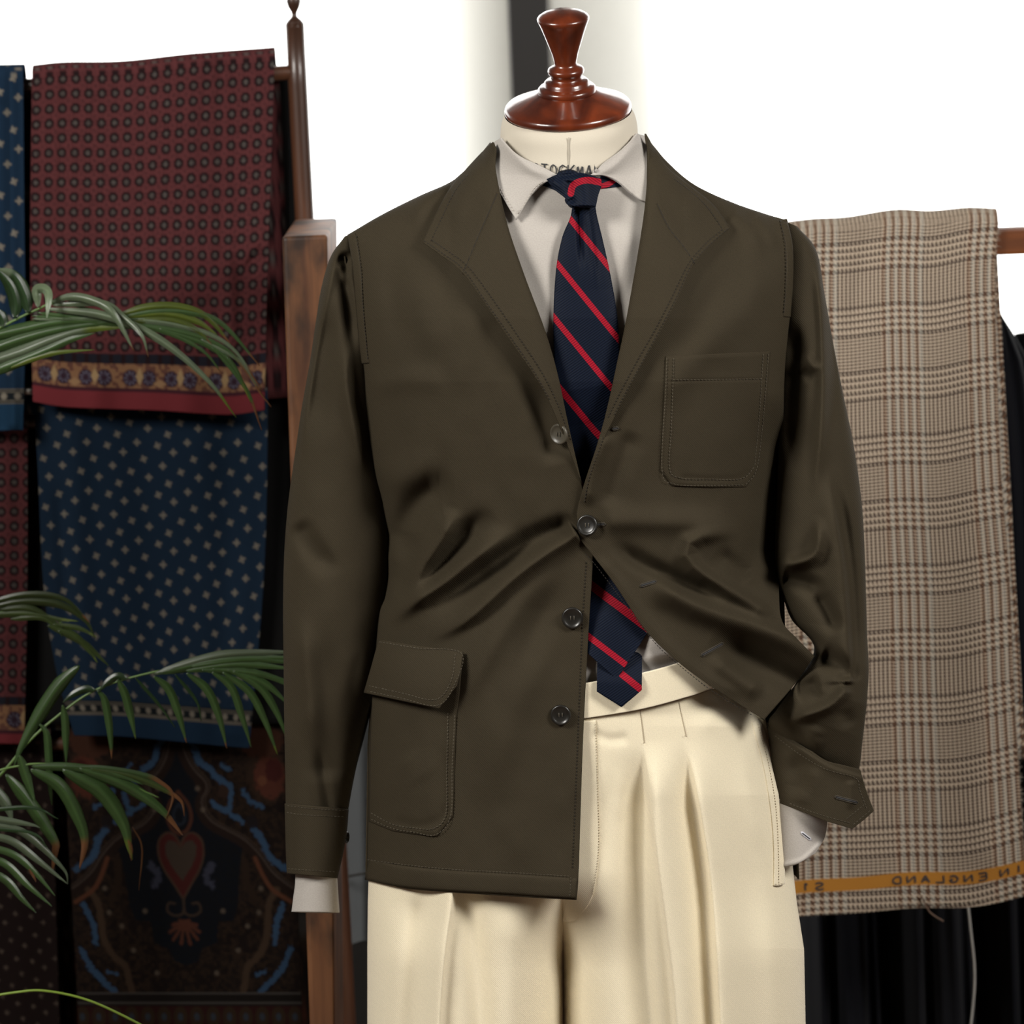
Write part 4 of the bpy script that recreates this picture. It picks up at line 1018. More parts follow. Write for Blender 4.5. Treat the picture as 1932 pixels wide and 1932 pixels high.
def foulard(u, v, hb):
    """Burgundy ground with ringed dots; hb = rows above the end border (None: no border)."""
    base = RGB(122, 56, 58); dark = RGB(46, 24, 28); dot = RGB(112, 104, 98)
    cx = (u + 3) % 24.8 - 12.4; cy = (v + 7) % 27.2 - 13.6
    r = np.hypot(cx, cy * 0.95)
    ang = np.arctan2(cy, cx)
    c = lerpc(base + 0 * u[..., None], dark, smooth(10.2, 8.4, r + 0.7 * np.cos(8 * ang)))
    c = lerpc(c, dot, smooth(5.2, 3.6, r) * (0.75 + 0.25 * np.cos(4 * ang)))
    ex = (u + 3 + 12.4) % 24.8 - 12.4; ey = (v + 7 + 13.6) % 27.2 - 13.6
    c = lerpc(c, dark, 0.55 * smooth(2.6, 1.2, np.hypot(ex, ey)))
    c = lerpc(c, dark, 0.25 * (noise2(u, v, 3.0) > 0.62))
    if hb is not None:
        w = v - hb
        c = np.where((w > 0)[..., None], lerpc(RGB(40, 40, 52) + 0 * c, dark, smooth(6, 2, np.abs((u % 24) - 12))), c)
        inb = (w > 17) & (w < 64)
        bu = u % 168; m = np.abs(bu - 84)
        bc = lerpc(RGB(168, 118, 76) + 0 * c, RGB(126, 78, 62), noise2(u, v, 6.0) > 0.55)
        for cxp, k in ((58, 14), (22, 13)):
            rr = np.hypot(m - cxp, (w - 43) * 1.0)
            an = np.arctan2(w - 43, m - cxp)
            bc = lerpc(bc, RGB(66, 40, 56), smooth(k + 3, k, rr)); bc = lerpc(bc, RGB(116, 112, 136), smooth(k, k - 3, rr) * smooth(4, 7, rr) * (np.cos(9 * an) > 0.1))
        bc = lerpc(bc, RGB(198, 160, 104), smooth(1.0, 0.7, np.abs(m - 40) / 9 + np.abs(w - 40) / 20))
        bc = lerpc(bc, RGB(192, 146, 96), smooth(1.0, 0.7, np.abs(m) / 16 + np.abs(w - 52) / 9))
        c = np.where(inb[..., None], bc, c)
        c = np.where(((w >= 62) & (w < 69))[..., None], RGB(84, 36, 48) + 0 * c, c)
        c = np.where((w >= 69)[..., None], RGB(150, 44, 54) + 0 * c, c)
    return c
FLO = [(0, 0), (39, 6), (69, 18.5), (12, 31), (48, 44), (83, 55), (21, 65.5), (59, 77)]
def florets(u, v, base, mot, hb=None, band=None, end=None, sx=96.0, sy=92.0, size=7.6):
    c = base + 0 * u[..., None]
    best = np.zeros_like(u)
    for k, (fx, fy) in enumerate(FLO):
        dx = (u - fx * sx / 96 + sx / 2) % sx - sx / 2; dy = (v - fy * sy / 92 + sy / 2) % sy - sy / 2
        a = np.arctan2(dy, dx) + (0.4 if k % 2 else 0); r = np.hypot(dx, dy)
        best = np.maximum(best, smooth(size, size * 0.55, r / (0.60 + 0.62 * np.abs(np.cos(2 * a)) ** 1.5)) * (1 - 0.35 * smooth(2.2, .8, r)))
    c = lerpc(c, mot, best * 0.95)
    if hb is not None:
        w = v - hb
        c = np.where((w > 0)[..., None], base + 0 * c, c)
        inb = (w > 8) & (w < 36)
        d = np.hypot(u % 26 - 13, (w - 22))
        bc = lerpc(RGB(30, 38, 44) + 0 * c, mot, smooth(8, 4, d))
        bc = lerpc(bc, mot * 0.6, ((np.abs(w - 10) < 1.4) | (np.abs(w - 34) < 1.4) | (np.abs(w - 14) < 1) | (np.abs(w - 30) < 1)).astype(float))
        c = np.where(inb[..., None], bc, c)
        if end is not None: c = np.where((w >= 36)[..., None], end + 0 * c, c)
    return c
M['scarf'] = cloth('printed_scarf', (0, 0, 0), 0.92, 0.0, 0.10, 700, 0.2, attr=True)
M['scarf'].node_tree.nodes['Principled BSDF'].inputs['Specular IOR Level'].default_value = 0.1
NAVY, TAN = RGB(24, 58, 88), RGB(168, 157, 138)
YS = 0.70
grp = 'printed wool scarves on the wooden stand'
def scarf(label, loc, *a, **kw):
    t = None
    o = drape('scarf', *a, **kw)
    tag(o, label, 'scarf', grp)
    return o
# burgundy dotted scarf on the top rail
B1 = [([(140, 140), (130, 400), (135, 640)], 40, 40, 0.004, 0, 0), ([(395, 130), (385, 300), (400, 560)], 18, 14, -0.006, 0, .2), ([(420, 120), (425, 340), (440, 700)], 14, 20, 0.005, 0, .1),
      ([(105, 140), (100, 300), (95, 500)], 12, 12, -0.004, 0, .2), ([(270, 150), (300, 500), (290, 760)], 50, 50, 0.005, .1, 0), ([(470, 480), (500, 500)], 22, 22, -0.006, .3, .3), ([(185, 700), (180, 790)], 30, 30, 0.006, .2, 0),
      ([(360, 690), (355, 790)], 34, 34, 0.006, .2, 0), ([(480, 690), (480, 790)], 26, 26, 0.006, .2, 0)]
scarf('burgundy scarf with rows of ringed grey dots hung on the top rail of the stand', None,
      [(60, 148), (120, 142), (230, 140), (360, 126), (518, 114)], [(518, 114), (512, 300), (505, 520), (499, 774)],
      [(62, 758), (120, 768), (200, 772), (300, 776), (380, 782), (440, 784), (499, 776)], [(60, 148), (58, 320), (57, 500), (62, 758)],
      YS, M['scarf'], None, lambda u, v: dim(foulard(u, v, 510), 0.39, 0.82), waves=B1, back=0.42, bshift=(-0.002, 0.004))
# navy scarf with tan florets below it
B2 = [([(140, 800), (150, 1100), (180, 1400)], 26, 30, 0.005, 0, 0), ([(270, 800), (285, 1050), (300, 1400)], 50, 44, -0.006, 0, 0), ([(390, 800), (395, 1100), (380, 1400)], 30, 30, 0.004, 0, 0),
      ([(470, 800), (462, 1050), (440, 1380)], 24, 20, 0.005, 0, 0), ([(110, 900), (130, 1200)], 14, 14, -0.004, .2, .2)]
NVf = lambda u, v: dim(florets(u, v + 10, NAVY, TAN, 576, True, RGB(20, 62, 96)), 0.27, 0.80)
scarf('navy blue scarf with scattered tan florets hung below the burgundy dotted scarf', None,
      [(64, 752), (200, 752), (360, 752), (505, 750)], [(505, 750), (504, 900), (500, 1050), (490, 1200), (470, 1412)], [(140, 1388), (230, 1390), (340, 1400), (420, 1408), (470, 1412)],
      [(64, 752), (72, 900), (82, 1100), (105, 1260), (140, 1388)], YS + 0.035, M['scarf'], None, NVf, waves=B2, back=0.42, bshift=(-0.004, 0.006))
# brown paisley scarf at the bottom
def paisley():
    sc = 1 / 3.5
    def img(u, v):
        x = (u - 212) * 3.5; x = np.abs(x + 0 * v); y = (v + 4) * 3.5
        c = lerpc(RGB(62, 42, 30) + 0 * u[..., None], RGB(92, 62, 38), (noise2(u, v, 3.1) > .5) * 0.8)
        c = lerpc(c, RGB(44, 26, 24), (noise2(u + 90, v + 40, 7.0) > .58) * 0.8)
        def d2(pts, closed=False):
            q = cr(pts, 40); best = np.full(u.shape, 1e9)
            for i in range(len(q) - 1):
                ax, ay = q[i]; dx, dy = q[i + 1] - q[i]
                t = np.clip(((x - ax) * dx + (y - ay) * dy) / (dx * dx + dy * dy + 1e-9), 0, 1)
                best = np.minimum(best, np.hypot(x - ax - t * dx, y - ay - t * dy))
            return best
        def inside(pts):
            q = np.array(pts + [(-5, pts[-1][1]), (-5, pts[0][1])], float); r = np.zeros(u.shape, bool); n = len(q)
            for i in range(n):
                x1, y1 = q[i]; x2, y2 = q[(i + 1) % n]
                with np.errstate(divide='ignore', invalid='ignore'):
                    cnd = ((y1 > y) != (y2 > y)) & (x < (x2 - x1) * (y - y1) / (y2 - y1 + 1e-9) + x1)
                r ^= cnd
            return r
        def line(c, pts, w, colr, jit=0.0):
            d = d2(pts)
            if jit: d = d + (noise2(u, v, 4.0) - 0.5) * jit
            return lerpc(c, colr, smooth(w, w * 0.6, d))
        nav = [(60, 60), (80, 250), (120, 400), (150, 560), (210, 660), (330, 730), (425, 780), (400, 870), (380, 1000), (360, 1200), (330, 1290), (225, 1300), (210, 1440), (110, 1480), (80, 1560), (10, 1590)]
        c = np.where(inside(nav)[..., None], lerpc(RGB(22, 32, 48) + 0 * c, RGB(36, 34, 36), (noise2(u, v, 3) > .6) * .7), c)
        out = [(30, 60), (60, 190), (110, 290), (185, 375), (190, 430), (155, 490), (165, 570), (225, 645), (335, 705), (435, 765), (525, 860), (600, 970), (720, 1070), (800, 1100)]
        c = line(c, [(a - 12, b + 18) for a, b in out], 42, RGB(70, 44, 32)); c = line(c, out, 7, RGB(128, 104, 88)); c = line(c, [(a + 22, b - 8) for a, b in out], 5, RGB(118, 92, 72))
        BL = RGB(64, 128, 186)
        for p, w in (([(95, 100), (130, 170), (150, 240), (215, 290), (270, 355), (340, 395)], 26), ([(345, 410), (352, 470), (330, 540), (270, 550), (225, 515)], 20), ([(300, 560), (360, 600), (420, 640)], 22),
                     ([(490, 690), (545, 760), (575, 850), (640, 920), (700, 950)], 28), ([(430, 430), (470, 500), (560, 540)], 20), ([(665, 1190), (640, 1250), (610, 1330), (600, 1440)], 24),
                     ([(700, 1480), (645, 1600), (570, 1690), (490, 1760)], 24), ([(470, 1650), (530, 1630)], 15), ([(300, 260), (350, 300)], 16)):
            c = line(c, p, w, BL, 22)
        for cx, cy, rx, ry, co in ((600, 330, 150, 190, RGB(96, 64, 40)), (610, 340, 110, 150, RGB(160, 72, 34)), (640, 300, 60, 80, RGB(120, 30, 22)), (560, 110, 160, 110, RGB(130, 70, 36)), (560, 370, 30, 36, RGB(190, 104, 44)),
                                   (480, 640, 44, 44, RGB(56, 44, 48)), (300, 440, 40, 44, RGB(96, 62, 44))):
            c = lerpc(c, co, smooth(1.05, 0.85, np.hypot((x - cx) / rx, (y - cy) / ry) + (noise2(u, v, 5) - .5) * .3) * .9)
        heart = [(0, 800), (30, 735), (85, 712), (140, 760), (150, 850), (120, 950), (60, 1050), (0, 1150)]
        c = np.where(inside(heart)[..., None], RGB(132, 34, 22) + 0 * c, c)
        h2 = [(0, 815), (35, 770), (80, 760), (105, 800), (100, 860), (70, 930), (0, 1030)]
        c = np.where(inside(h2)[..., None], RGB(116, 92, 72) + 0 * c, c)
        c = line(c, heart, 9, RGB(128, 88, 60)); c = line(c, [(0, 1150), (6, 1240), (60, 1260), (110, 1230), (100, 1180), (60, 1180)], 10, RGB(112, 84, 62))
        c = line(c, [(0, 440), (60, 520), (80, 610), (50, 690), (0, 720)], 14, RGB(140, 72, 34)); c = line(c, [(0, 520), (35, 580), (30, 640), (0, 660)], 10, RGB(56, 70, 92))
        c = line(c, [(630, 1090), (570, 1180), (545, 1400), (490, 1520), (410, 1600), (390, 1700), (365, 1790)], 28, RGB(122, 88, 56), 10)
        c = line(c, [(490, 880), (540, 1000), (600, 1090), (720, 1170)], 18, RGB(164, 88, 36)); c = line(c, [(420, 900), (430, 1050), (480, 1150)], 30, RGB(84, 56, 34))
        for k_ in range(5):
            an = math.pi * (0.1 + 0.2 * k_)
            c = line(c, [(0, 1300), (90 * math.sin(an) * 1.1, 1330 + 80 * math.cos(an) + 40)], 14, RGB(150, 74, 36), 8)
        c = line(c, [(200, 930), (160, 1000), (190, 1060)], 30, RGB(92, 96, 126), 30)
        for xx_, yy_ in ((520, 1080), (500, 1240), (420, 1330), (350, 1490), (200, 1640), (260, 1230), (160, 560), (130, 420)):
            c = lerpc(c, RGB(166, 140, 112), smooth(24, 10, np.hypot(x - xx_, y - yy_)) * .8)
        low = y > 1770
        c = np.where(low[..., None], RGB(52, 40, 34) + 0 * c, c)
        for yy_ in (1775, 1838): c = lerpc(c, RGB(128, 118, 108), smooth(8, 4, np.abs(y - yy_)))
        rr = np.hypot((x % 110) - 55, (y - 1930) * .7)
        c = np.where((y > 1860)[..., None], lerpc(lerpc(RGB(92, 30, 24) + 0 * c, RGB(96, 66, 34), smooth(52, 44, rr)), RGB(84, 98, 116), smooth(22, 14, rr)), c)
        return c
    return img
B3 = [([(200, 1400), (205, 1650), (215, 1932)], 40, 40, 0.004, 0, 0), ([(450, 1400), (460, 1700)], 50, 50, 0.004, 0, 0), ([(320, 1400), (330, 1932)], 40, 40, -0.004, 0, 0)]
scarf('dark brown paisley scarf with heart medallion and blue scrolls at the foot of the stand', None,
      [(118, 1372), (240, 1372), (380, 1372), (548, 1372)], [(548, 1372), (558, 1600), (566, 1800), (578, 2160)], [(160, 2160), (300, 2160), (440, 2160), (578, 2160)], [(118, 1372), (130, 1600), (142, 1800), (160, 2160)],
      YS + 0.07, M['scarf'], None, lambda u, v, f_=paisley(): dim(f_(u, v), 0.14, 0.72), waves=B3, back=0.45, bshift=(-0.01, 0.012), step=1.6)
# left column of the stand, cut by the picture edge
scarf('navy blue scarf with tan florets on the far left of the top rail', None,
      [(-330, 172), (-200, 160), (-100, 150), (44, 146)], [(44, 146), (46, 400), (48, 600), (44, 812)], [(-330, 800), (-150, 806), (-40, 812), (44, 812)], [(-330, 172), (-330, 500), (-330, 800)],
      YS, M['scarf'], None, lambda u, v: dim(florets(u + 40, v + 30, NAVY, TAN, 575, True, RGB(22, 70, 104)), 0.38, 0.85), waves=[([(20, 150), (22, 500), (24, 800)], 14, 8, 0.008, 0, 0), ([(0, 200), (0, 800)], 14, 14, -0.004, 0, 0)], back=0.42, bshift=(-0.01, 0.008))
scarf('burgundy dotted scarf hung below the far left navy scarf', None,
      [(-330, 800), (-150, 796), (52, 792)], [(52, 792), (52, 1100), (46, 1404)], [(-330, 1400), (-150, 1402), (46, 1406)], [(-330, 800), (-330, 1100), (-330, 1400)],
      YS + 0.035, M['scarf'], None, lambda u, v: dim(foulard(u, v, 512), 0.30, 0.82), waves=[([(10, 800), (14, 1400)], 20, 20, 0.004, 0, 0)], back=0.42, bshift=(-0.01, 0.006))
scarf('dark brown scarf with small pale stars at the bottom left corner', None,
      [(-330, 1392), (-100, 1386), (96, 1384)], [(96, 1384), (106, 1700), (120, 2160)], [(-330, 2160), (-100, 2160), (120, 2160)], [(-330, 1392), (-330, 1800), (-330, 2160)],
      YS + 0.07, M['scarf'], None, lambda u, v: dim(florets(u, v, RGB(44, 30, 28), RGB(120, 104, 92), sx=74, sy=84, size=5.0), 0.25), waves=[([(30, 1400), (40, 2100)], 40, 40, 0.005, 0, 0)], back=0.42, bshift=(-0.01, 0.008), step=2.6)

# the wooden stand they hang on
stand = thing('scarf_stand', 'dark wooden scarf stand with stepped rails and a post ending in a turned finial', 'stand', (-0.35, YS + 0.03, 0))
def wx(px, py, Y): return W(px, py, Y)
YPO = YS + 0.021
p_top, p_mid = W(556.5, 60, YPO), W(576, 440, YPO)
dirv = (p_mid - p_top) / (p_top[2] - p_mid[2])
ptop = W(556, 44, YPO); pbot = ptop + dirv * ptop[2]
def post(nm, A, B, r0, r1):
    z = np.linspace(0, 1, 24)
    path = A + (B - A) * z[:, None]
    return tube(nm, path, np.linspace(r0, r1, 24), M['darkwood'], stand, 24)
post('post', ptop, pbot, 0.0118, 0.0128)
axis = (-dirv)
fin = [(0.0118, -0.004), (0.0115, 0.0), (0.0085, 0.004), (0.004, 0.008), (0.0032, 0.011), (0.004, 0.014), (0.0078, 0.021), (0.0092, 0.027), (0.0082, 0.033), (0.005, 0.040), (0.0030, 0.048), (0.003, 0.06), (0.0, 0.064)]
lathe('finial', fin, ptop, axis, M['darkwood'], stand, 32)
ltop = W(-420, 80, YPO); post('post', ltop, (ltop[0], ltop[1], 0.0), 0.0118, 0.0128); lathe('finial', fin, ltop, (0, 0, 1), M['darkwood'], stand, 32)
for (pl, pr, dy) in (((-420, 186), (561, 136), 0.021), ((-420, 815), (470, 778), 0.056), ((-420, 1412), (520, 1396), 0.091), ((-420, 210), (570, 165), 0.075)):
    a_, b_ = W(pl[0], pl[1], YS + dy), W(pr[0], pr[1], YS + dy)
    tube('rail', [a_, a_ * .5 + b_ * .5, b_], 0.0092, M['darkwood'], stand, 16)
for xx_ in (-400, 440):
    e_ = W(xx_, 190, YS + 0.115); post('rear_upright', e_, (e_[0], e_[1], 0.0), 0.011, 0.011)
blk = drape('scarf', [(-330, 196), (0, 178), (300, 166), (546, 152)], [(546, 152), (548, 700), (550, 1366)], [(-330, 1366), (0, 1366), (550, 1366)], [(-330, 196), (-330, 800), (-330, 1366)],
            YS + 0.060, M['scarf'], None, lambda u, v: np.zeros(u.shape + (3,)) + 0.004, rail=0.014, back=0.9, step=14)  # added black sheet, stands in for the shaded back drops of the scarves
tag(blk, 'plain black sheet added for the shade behind the patterned scarves beside the turned post', 'scarf', grp)
for xx_, yy_ in ((52, 738),):
    tube('rail_pin', [W(xx_ - 10, yy_, YS + 0.01), W(xx_ + 10, yy_, YS + 0.01)], 0.0045, M['steel'], stand, 10)
for P_ in (ltop, pbot):
    box('foot', (P_[0] - 0.03, P_[1] - 0.22, 0.0), (P_[0] + 0.03, P_[1] + 0.22, 0.05), M['darkwood'], stand, bevel=0.006)

# worn oak upright of the easel between stand and dress form
YBD = 0.36
t0 = W(532, 446, YBD); t1 = W(618, 443, YBD)
b0, b1 = W(584, 1932, YBD), W(632, 1932, YBD)
def toz(a, b, z): return a + (b - a) * ((z - a[2]) / (b[2] - a[2]))
q0, q1 = toz(t0, b0, 0.0), toz(t1, b1, 0.0)
t0[2] = t1[2] = (t0[2] + t1[2]) / 2
bd = np.array([0, 0.20, 0]); bt = np.array([0, 0.24, 0])
bm = bmesh.new()
vs_ = [bm.verts.new(x) for x in (q0, q1, q1 + bd, q0 + bd, t0, t1, t1 + bt, t0 + bt)]
for f in ((0, 1, 2, 3), (4, 7, 6, 5), (0, 4, 5, 1), (1, 5, 6, 2), (2, 6, 7, 3), (3, 7, 4, 0)): bm.faces.new([vs_[i] for i in f])
bmesh.ops.recalc_face_normals(bm, faces=bm.faces[:])
bmesh.ops.bevel(bm, geom=bm.edges[:], offset=0.005, segments=3, affect='EDGES', profile=0.6)
me = bpy.data.meshes.new('oak_upright'); bm.to_mesh(me); bm.free(); me.materials.append(M['board'])
brd = bpy.data.objects.new('oak_upright', me); COL.objects.link(brd)
tag(brd, 'thick worn oak plank standing upright behind the left sleeve', 'plank')

# ================================================================== RIGHT: plaid cloth on a rail
YP = 0.62
k = NT('glen_check')
uvn = k.n('ShaderNodeTexCoord').outputs['UV']; sp = k.n('ShaderNodeSeparateXYZ'); k.l(uvn, sp.inputs[0])
fu = k.math('FLOOR', sp.outputs[0]); fv = k.math('FLOOR', sp.outputs[1])
def seq(f, per, wide, off):
    m = k.math('FLOORED_MODULO', k.math('ADD', f, off), per)
    inw = k.math('LESS_THAN', m, wide)
    big = k.math('LESS_THAN', k.math('FLOORED_MODULO', m, 8.0), 4.0)
    small = k.math('LESS_THAN', k.math('FLOORED_MODULO', m, 4.0), 2.0)
    d = k.math('ADD', k.math('MULTIPLY', inw, big), k.math('MULTIPLY', k.math('SUBTRACT', 1.0, inw), small))
    return d, inw
du, wu = seq(fu, 84.0, 40.0, 0.0)
dv, wv_ = seq(fv, 78.0, 36.0, 0.0)
tw = k.math('LESS_THAN', k.math('FLOORED_MODULO', k.math('ADD', fu, fv), 4.0), 2.0)
lightu = k.mix(wu, srgb(170, 156, 138), srgb(164, 160, 149)); darku = k.mix(wu, srgb(69, 57, 49), srgb(94, 66, 47))
warp = k.mix(du, lightu, darku); weft = k.mix(dv, srgb(174, 158, 139), srgb(58, 48, 42))
colp = k.mix(tw, warp, weft)
nz = k.n('ShaderNodeTexNoise', i_Scale=1.4, i_Detail=2.0); k.l(uvn, nz.inputs['Vector'])
ff = k.math('MULTIPLY_ADD', nz.outputs['Fac'], 0.5, 0.75); c3 = k.n('ShaderNodeCombineColor')
for i in range(3): k.l(ff, c3.inputs[i])
att = k.n('ShaderNodeAttribute', attribute_name='Col'); sx_ = k.n('ShaderNodeSeparateColor'); k.l(att.outputs['Color'], sx_.inputs[0])
colp = k.mix(1.0, colp, c3.outputs[0], 'MULTIPLY')
yel = k.mix(k.math('MULTIPLY', tw, 0.35), srgb(160, 110, 44), srgb(134, 86, 30))
k.l(k.mix(sx_.outputs[0], colp, yel), k.b.inputs['Base Color'])
bb = k.n('ShaderNodeBump', i_Strength=0.3, i_Distance=0.0008); k.l(tw, bb.inputs['Height']); k.l(bb.outputs[0], k.b.inputs['Normal'])
k.set(Roughness=0.95, Sheen_Weight=0.15); k.b.inputs['Specular IOR Level'].default_value = 0.1
M['plaid'] = k.m
top = [(1440, 452), (1530, 440), (1600, 436), (1690, 422), (1760, 424), (1830, 418), (1884, 420)]
rgt = [(1884, 420), (1878, 520), (1882, 700), (1890, 900), (1906, 1100), (1914, 1300), (1926, 1500), (1938, 1690)]
bot = [(1440, 1736), (1520, 1726), (1620, 1718), (1720, 1706), (1820, 1702), (1880, 1692), (1938, 1676)]
lft = [(1440, 452), (1440, 900), (1440, 1300), (1440, 1736)]
nu, nv = 260, 520
C = coons(top, rgt, bot, lft, nu, nv)
PW = [([(1560, 440), (1580, 900), (1590, 1500)], 50, 50, 0.006, 0, .3), ([(1700, 430), (1720, 900), (1740, 1600)], 60, 60, -0.005, 0, 0), ([(1830, 420), (1840, 900), (1860, 1600)], 40, 40, 0.005, 0, 0), ([(1640, 440), (1620, 560), (1600, 700)], 20, 20, -0.004, 0, .4)]
Yv = YP - field(C[..., 0], C[..., 1], PW)
fr = W(C[..., 0], C[..., 1], Yv)
a = np.linspace(0, math.pi, 14)[1:]; rl = 0.016
over = fr[0][None] + np.stack([0 * a, rl * (1 - np.cos(a)), rl * np.sin(a)], -1)[:, None]
tb = np.linspace(0, 1, 30)[1:]
bk = over[-1][None] + tb[:, None, None] * np.array([0.012, 0.012, -0.66])
Pp = np.concatenate([bk[::-1], over[::-1], fr], 0)
n2 = len(bk) + len(over)
uu_ = np.linspace(0, 1, nu)[None] * (470 / 2.05) + np.zeros((len(Pp), 1)) + 51
rowy = np.concatenate([-np.cumsum(np.full(n2, 34.0))[::-1] * 0.6, np.linspace(0, 1290, nv)])
# the weft dips a little where the cloth hangs slack
slack = 20 * np.linspace(0, 1, nu)[None] * np.linspace(1, 0.3, len(Pp))[:, None] + 5 * np.sin(np.linspace(0, 1, nu) * 7)[None]
vv_ = -(rowy[:, None] + slack + 34) / 1.57
msk = np.zeros((len(Pp), nu, 3))
sel = (rowy[:, None] + 0 * uu_)
msk[..., 0] = ((sel > 1222) & (sel < 1247))
pl = grid('plaid_cloth', Pp, M['plaid'], None, uv=np.stack([uu_, vv_], -1), col=msk, thick=0.0018)
tag(pl, 'brown and cream glen check wool cloth draped over the wooden rail on the right', 'cloth')
# mill name woven into the selvedge (the cloth is seen from its back, so it reads mirrored)
_r = int(round((nv - 1) * 1234.5 / 1290)); botY = lambda x: np.interp(x, C[_r, :, 0], C[_r, :, 1])
plY = lambda x, y: YP - field(x, y, PW)
def selv(x0, s):
    def pl_(x, y):
        px = x0 - x
        sl = -0.085
        return (px - y * 0.05, botY(px) - (y - 6.5))
    stroke_text('selvedge_lettering', s, pl_, 15, 27, 13, 3.2, plY, M['ink'], pl, lift=0.0012)
selv(1862, 'ENGLAND'); selv(1930, 'IN'); selv(1554, 'S11')
# frayed threads along the cut edge
fr_c = cr(rgt, 400)
def fray(cr_pts, n, dx, dy, L):
    V = []
    F = []
    for i in range(n):
        t = RNG.random(); j = int(t * (len(cr_pts) - 1)); x, y = cr_pts[j]
        l = L * (0.4 + RNG.random()); a_ = math.atan2(dy, dx) + RNG.normal(0, .5)
        q = [(x - 1, y - .6), (x - 1, y + .6), (x + l * math.cos(a_), y + l * math.sin(a_))]
        b = len(V); V += [tuple(p) for p in q]; F.append((b, b + 1, b + 2))
    A = np.array(V)
    Yq = plY(A[:, 0], A[:, 1]) - 0.0005 + RNG.normal(0, .001, len(A))
    me = bpy.data.meshes.new('frayed_edge'); me.from_pydata(W(A[:, 0], A[:, 1], Yq).tolist(), [], F); me.materials.append(M['fray'])
    o = bpy.data.objects.new('frayed_edge', me); COL.objects.link(o); o.parent = pl; o['kind'] = 'stuff'
M['fray'] = plain('pale_wool_thread', (0.30, 0.26, 0.21), 0.9)
fray(fr_c, 420, 1, 0.1, 8); fray(cr(bot, 300), 380, 0.1, 1, 6)
# clothes rail
rail = thing('clothes_rail', 'brown wooden clothes rail carrying the glen check cloth', 'rail', (0.35, YP + 0.02, 0))
ra, rb = W(1895, 455, YP + 0.016), W(2300, 441, YP + 0.016)
zr = float(ra[2]) 
box('rail_bar', (float(W(600, 500, YBD + 0.1)[0]), YP + 0.010, zr - 0.0165), (float(rb[0]), YP + 0.030, zr + 0.0165), M['railwood'], rail, bevel=0.004)
for xq in (float(rb[0]) - 0.03,):
    box('rail_post', (xq, YP - 0.01, 0.0), (xq + 0.045, YP + 0.045, zr + 0.06), M['railwood'], rail, bevel=0.004)
box('rail_bracket', (float(t0[0]) + 0.01, YBD + 0.225, zr - 0.03), (float(t0[0]) + 0.05, YP + 0.030, zr + 0.02), M['railwood'], rail, bevel=0.003)

# ------------------------------------------------------------------ dark suits hanging lower down behind, on their own rail
M['suit'] = cloth('black_navy_wool', (0.0045, 0.0048, 0.0066), 0.95, 0.02, 0.15, 600, 0.2)
M['suit2'] = cloth('charcoal_wool', (0.007, 0.0072, 0.0088), 0.95, 0.02, 0.15, 600, 0.2)
M['grey_felt'] = cloth('grey_felt', srgb(94, 97, 99), 0.95, 0.1, 0.12, 500, 0.4)
low = thing('garment_rail', 'black metal garment rail low behind the glen check cloth', 'rail', (0.4, 1.02, 0))
YG = 1.02
zl = float(W(1910, 456, YG)[2])
tube('rail_tube', [(-0.42, YG, zl), (0.2, YG, zl), (0.95, YG, zl)], 0.011, M['black_metal'], low, 16)
for xq in (-0.40, 0.93):
    tube('rail_leg', [(xq, YG, zl), (xq, YG, 0.03)], 0.011, M['black_metal'], low, 16)
    box('rail_foot', (xq - 0.02, YG - 0.2, 0.0), (xq + 0.02, YG + 0.2, 0.03), M['black_metal'], low, bevel=0.004)
def hung_jacket(name, label, xc, hw, ztop, zbot, mat, Yc, depth=0.07, group=None, hookmat='steel', folds=()):
    t = thing(name, label, 'jacket', (xc, Yc, ztop), group)
    ys_ = np.linspace(0, 1, 60); th = np.linspace(0, 2 * math.pi, 96, endpoint=False)
    P = np.zeros((60, 96, 3))
    for i, s in enumerate(ys_):
        z = ztop + (zbot - ztop) * s
        w = hw * np.interp(s, [0, .02, .06, .12, .3, 1], [0.16, 0.42, 0.78, 0.93, 0.96, 1.0])
        d = depth * np.interp(s, [0, .05, .2, 1], [.35, .7, 1, 1.1])
        wob = 1 + 0.10 * np.sin(th * 7 + 2 * s) * smooth(.1, .5, s) + .05 * np.sin(th * 13 + 1)
        P[i, :, 0] = xc - w * np.cos(th); P[i, :, 1] = Yc - d * np.sign(np.sin(th)) * np.abs(np.sin(th)) ** .6 * wob; P[i, :, 2] = z - 0.02 * np.abs(np.cos(th)) * (s < .2)
    grid('body', P, mat, t, closed=True, uv=np.stack(np.broadcast_arrays(th[None] / 6, ys_[:, None]), -1))
    for sx in (-1, 1):
        q = np.linspace(0, 1, 24)
        path = np.stack([xc + sx * hw * (0.80 + 0.2 * q ** .5), Yc - 0.02 - 0.02 * q, ztop - 0.045 - q * (ztop - zbot) * 0.85], -1)
        tube('sleeve', path, np.interp(q, [0, .1, 1], [.04, .055, .045]) * min(1, hw / .1) * .8, mat, t, 20)
    hk = cr([(xc, Yc, ztop - 0.03), (xc, Yc, zl - 0.03), (xc + 0.013, Yc, zl + 0.002), (xc, Yc, zl + 0.0135), (xc - 0.013, Yc, zl + 0.002)], 40)
    tube('hanger_hook', hk, 0.0018, M[hookmat], t, 8)
    return t
zsuit = float(W(1895, 562, YG)[2])
hung_jacket('suit_jacket', 'black suit jacket hanging right of the glen check cloth at the picture edge', float(W(1868, 560, YG)[0]), 0.058, zsuit, 0.22, M['suit'], YG, .20)
hung_jacket('suit_jacket', 'dark navy suit jacket hanging below the hem of the glen check cloth', float(W(1696, 560, YG)[0]), 0.054, zsuit - 0.02, 0.25, M['suit2'], YG, .19)
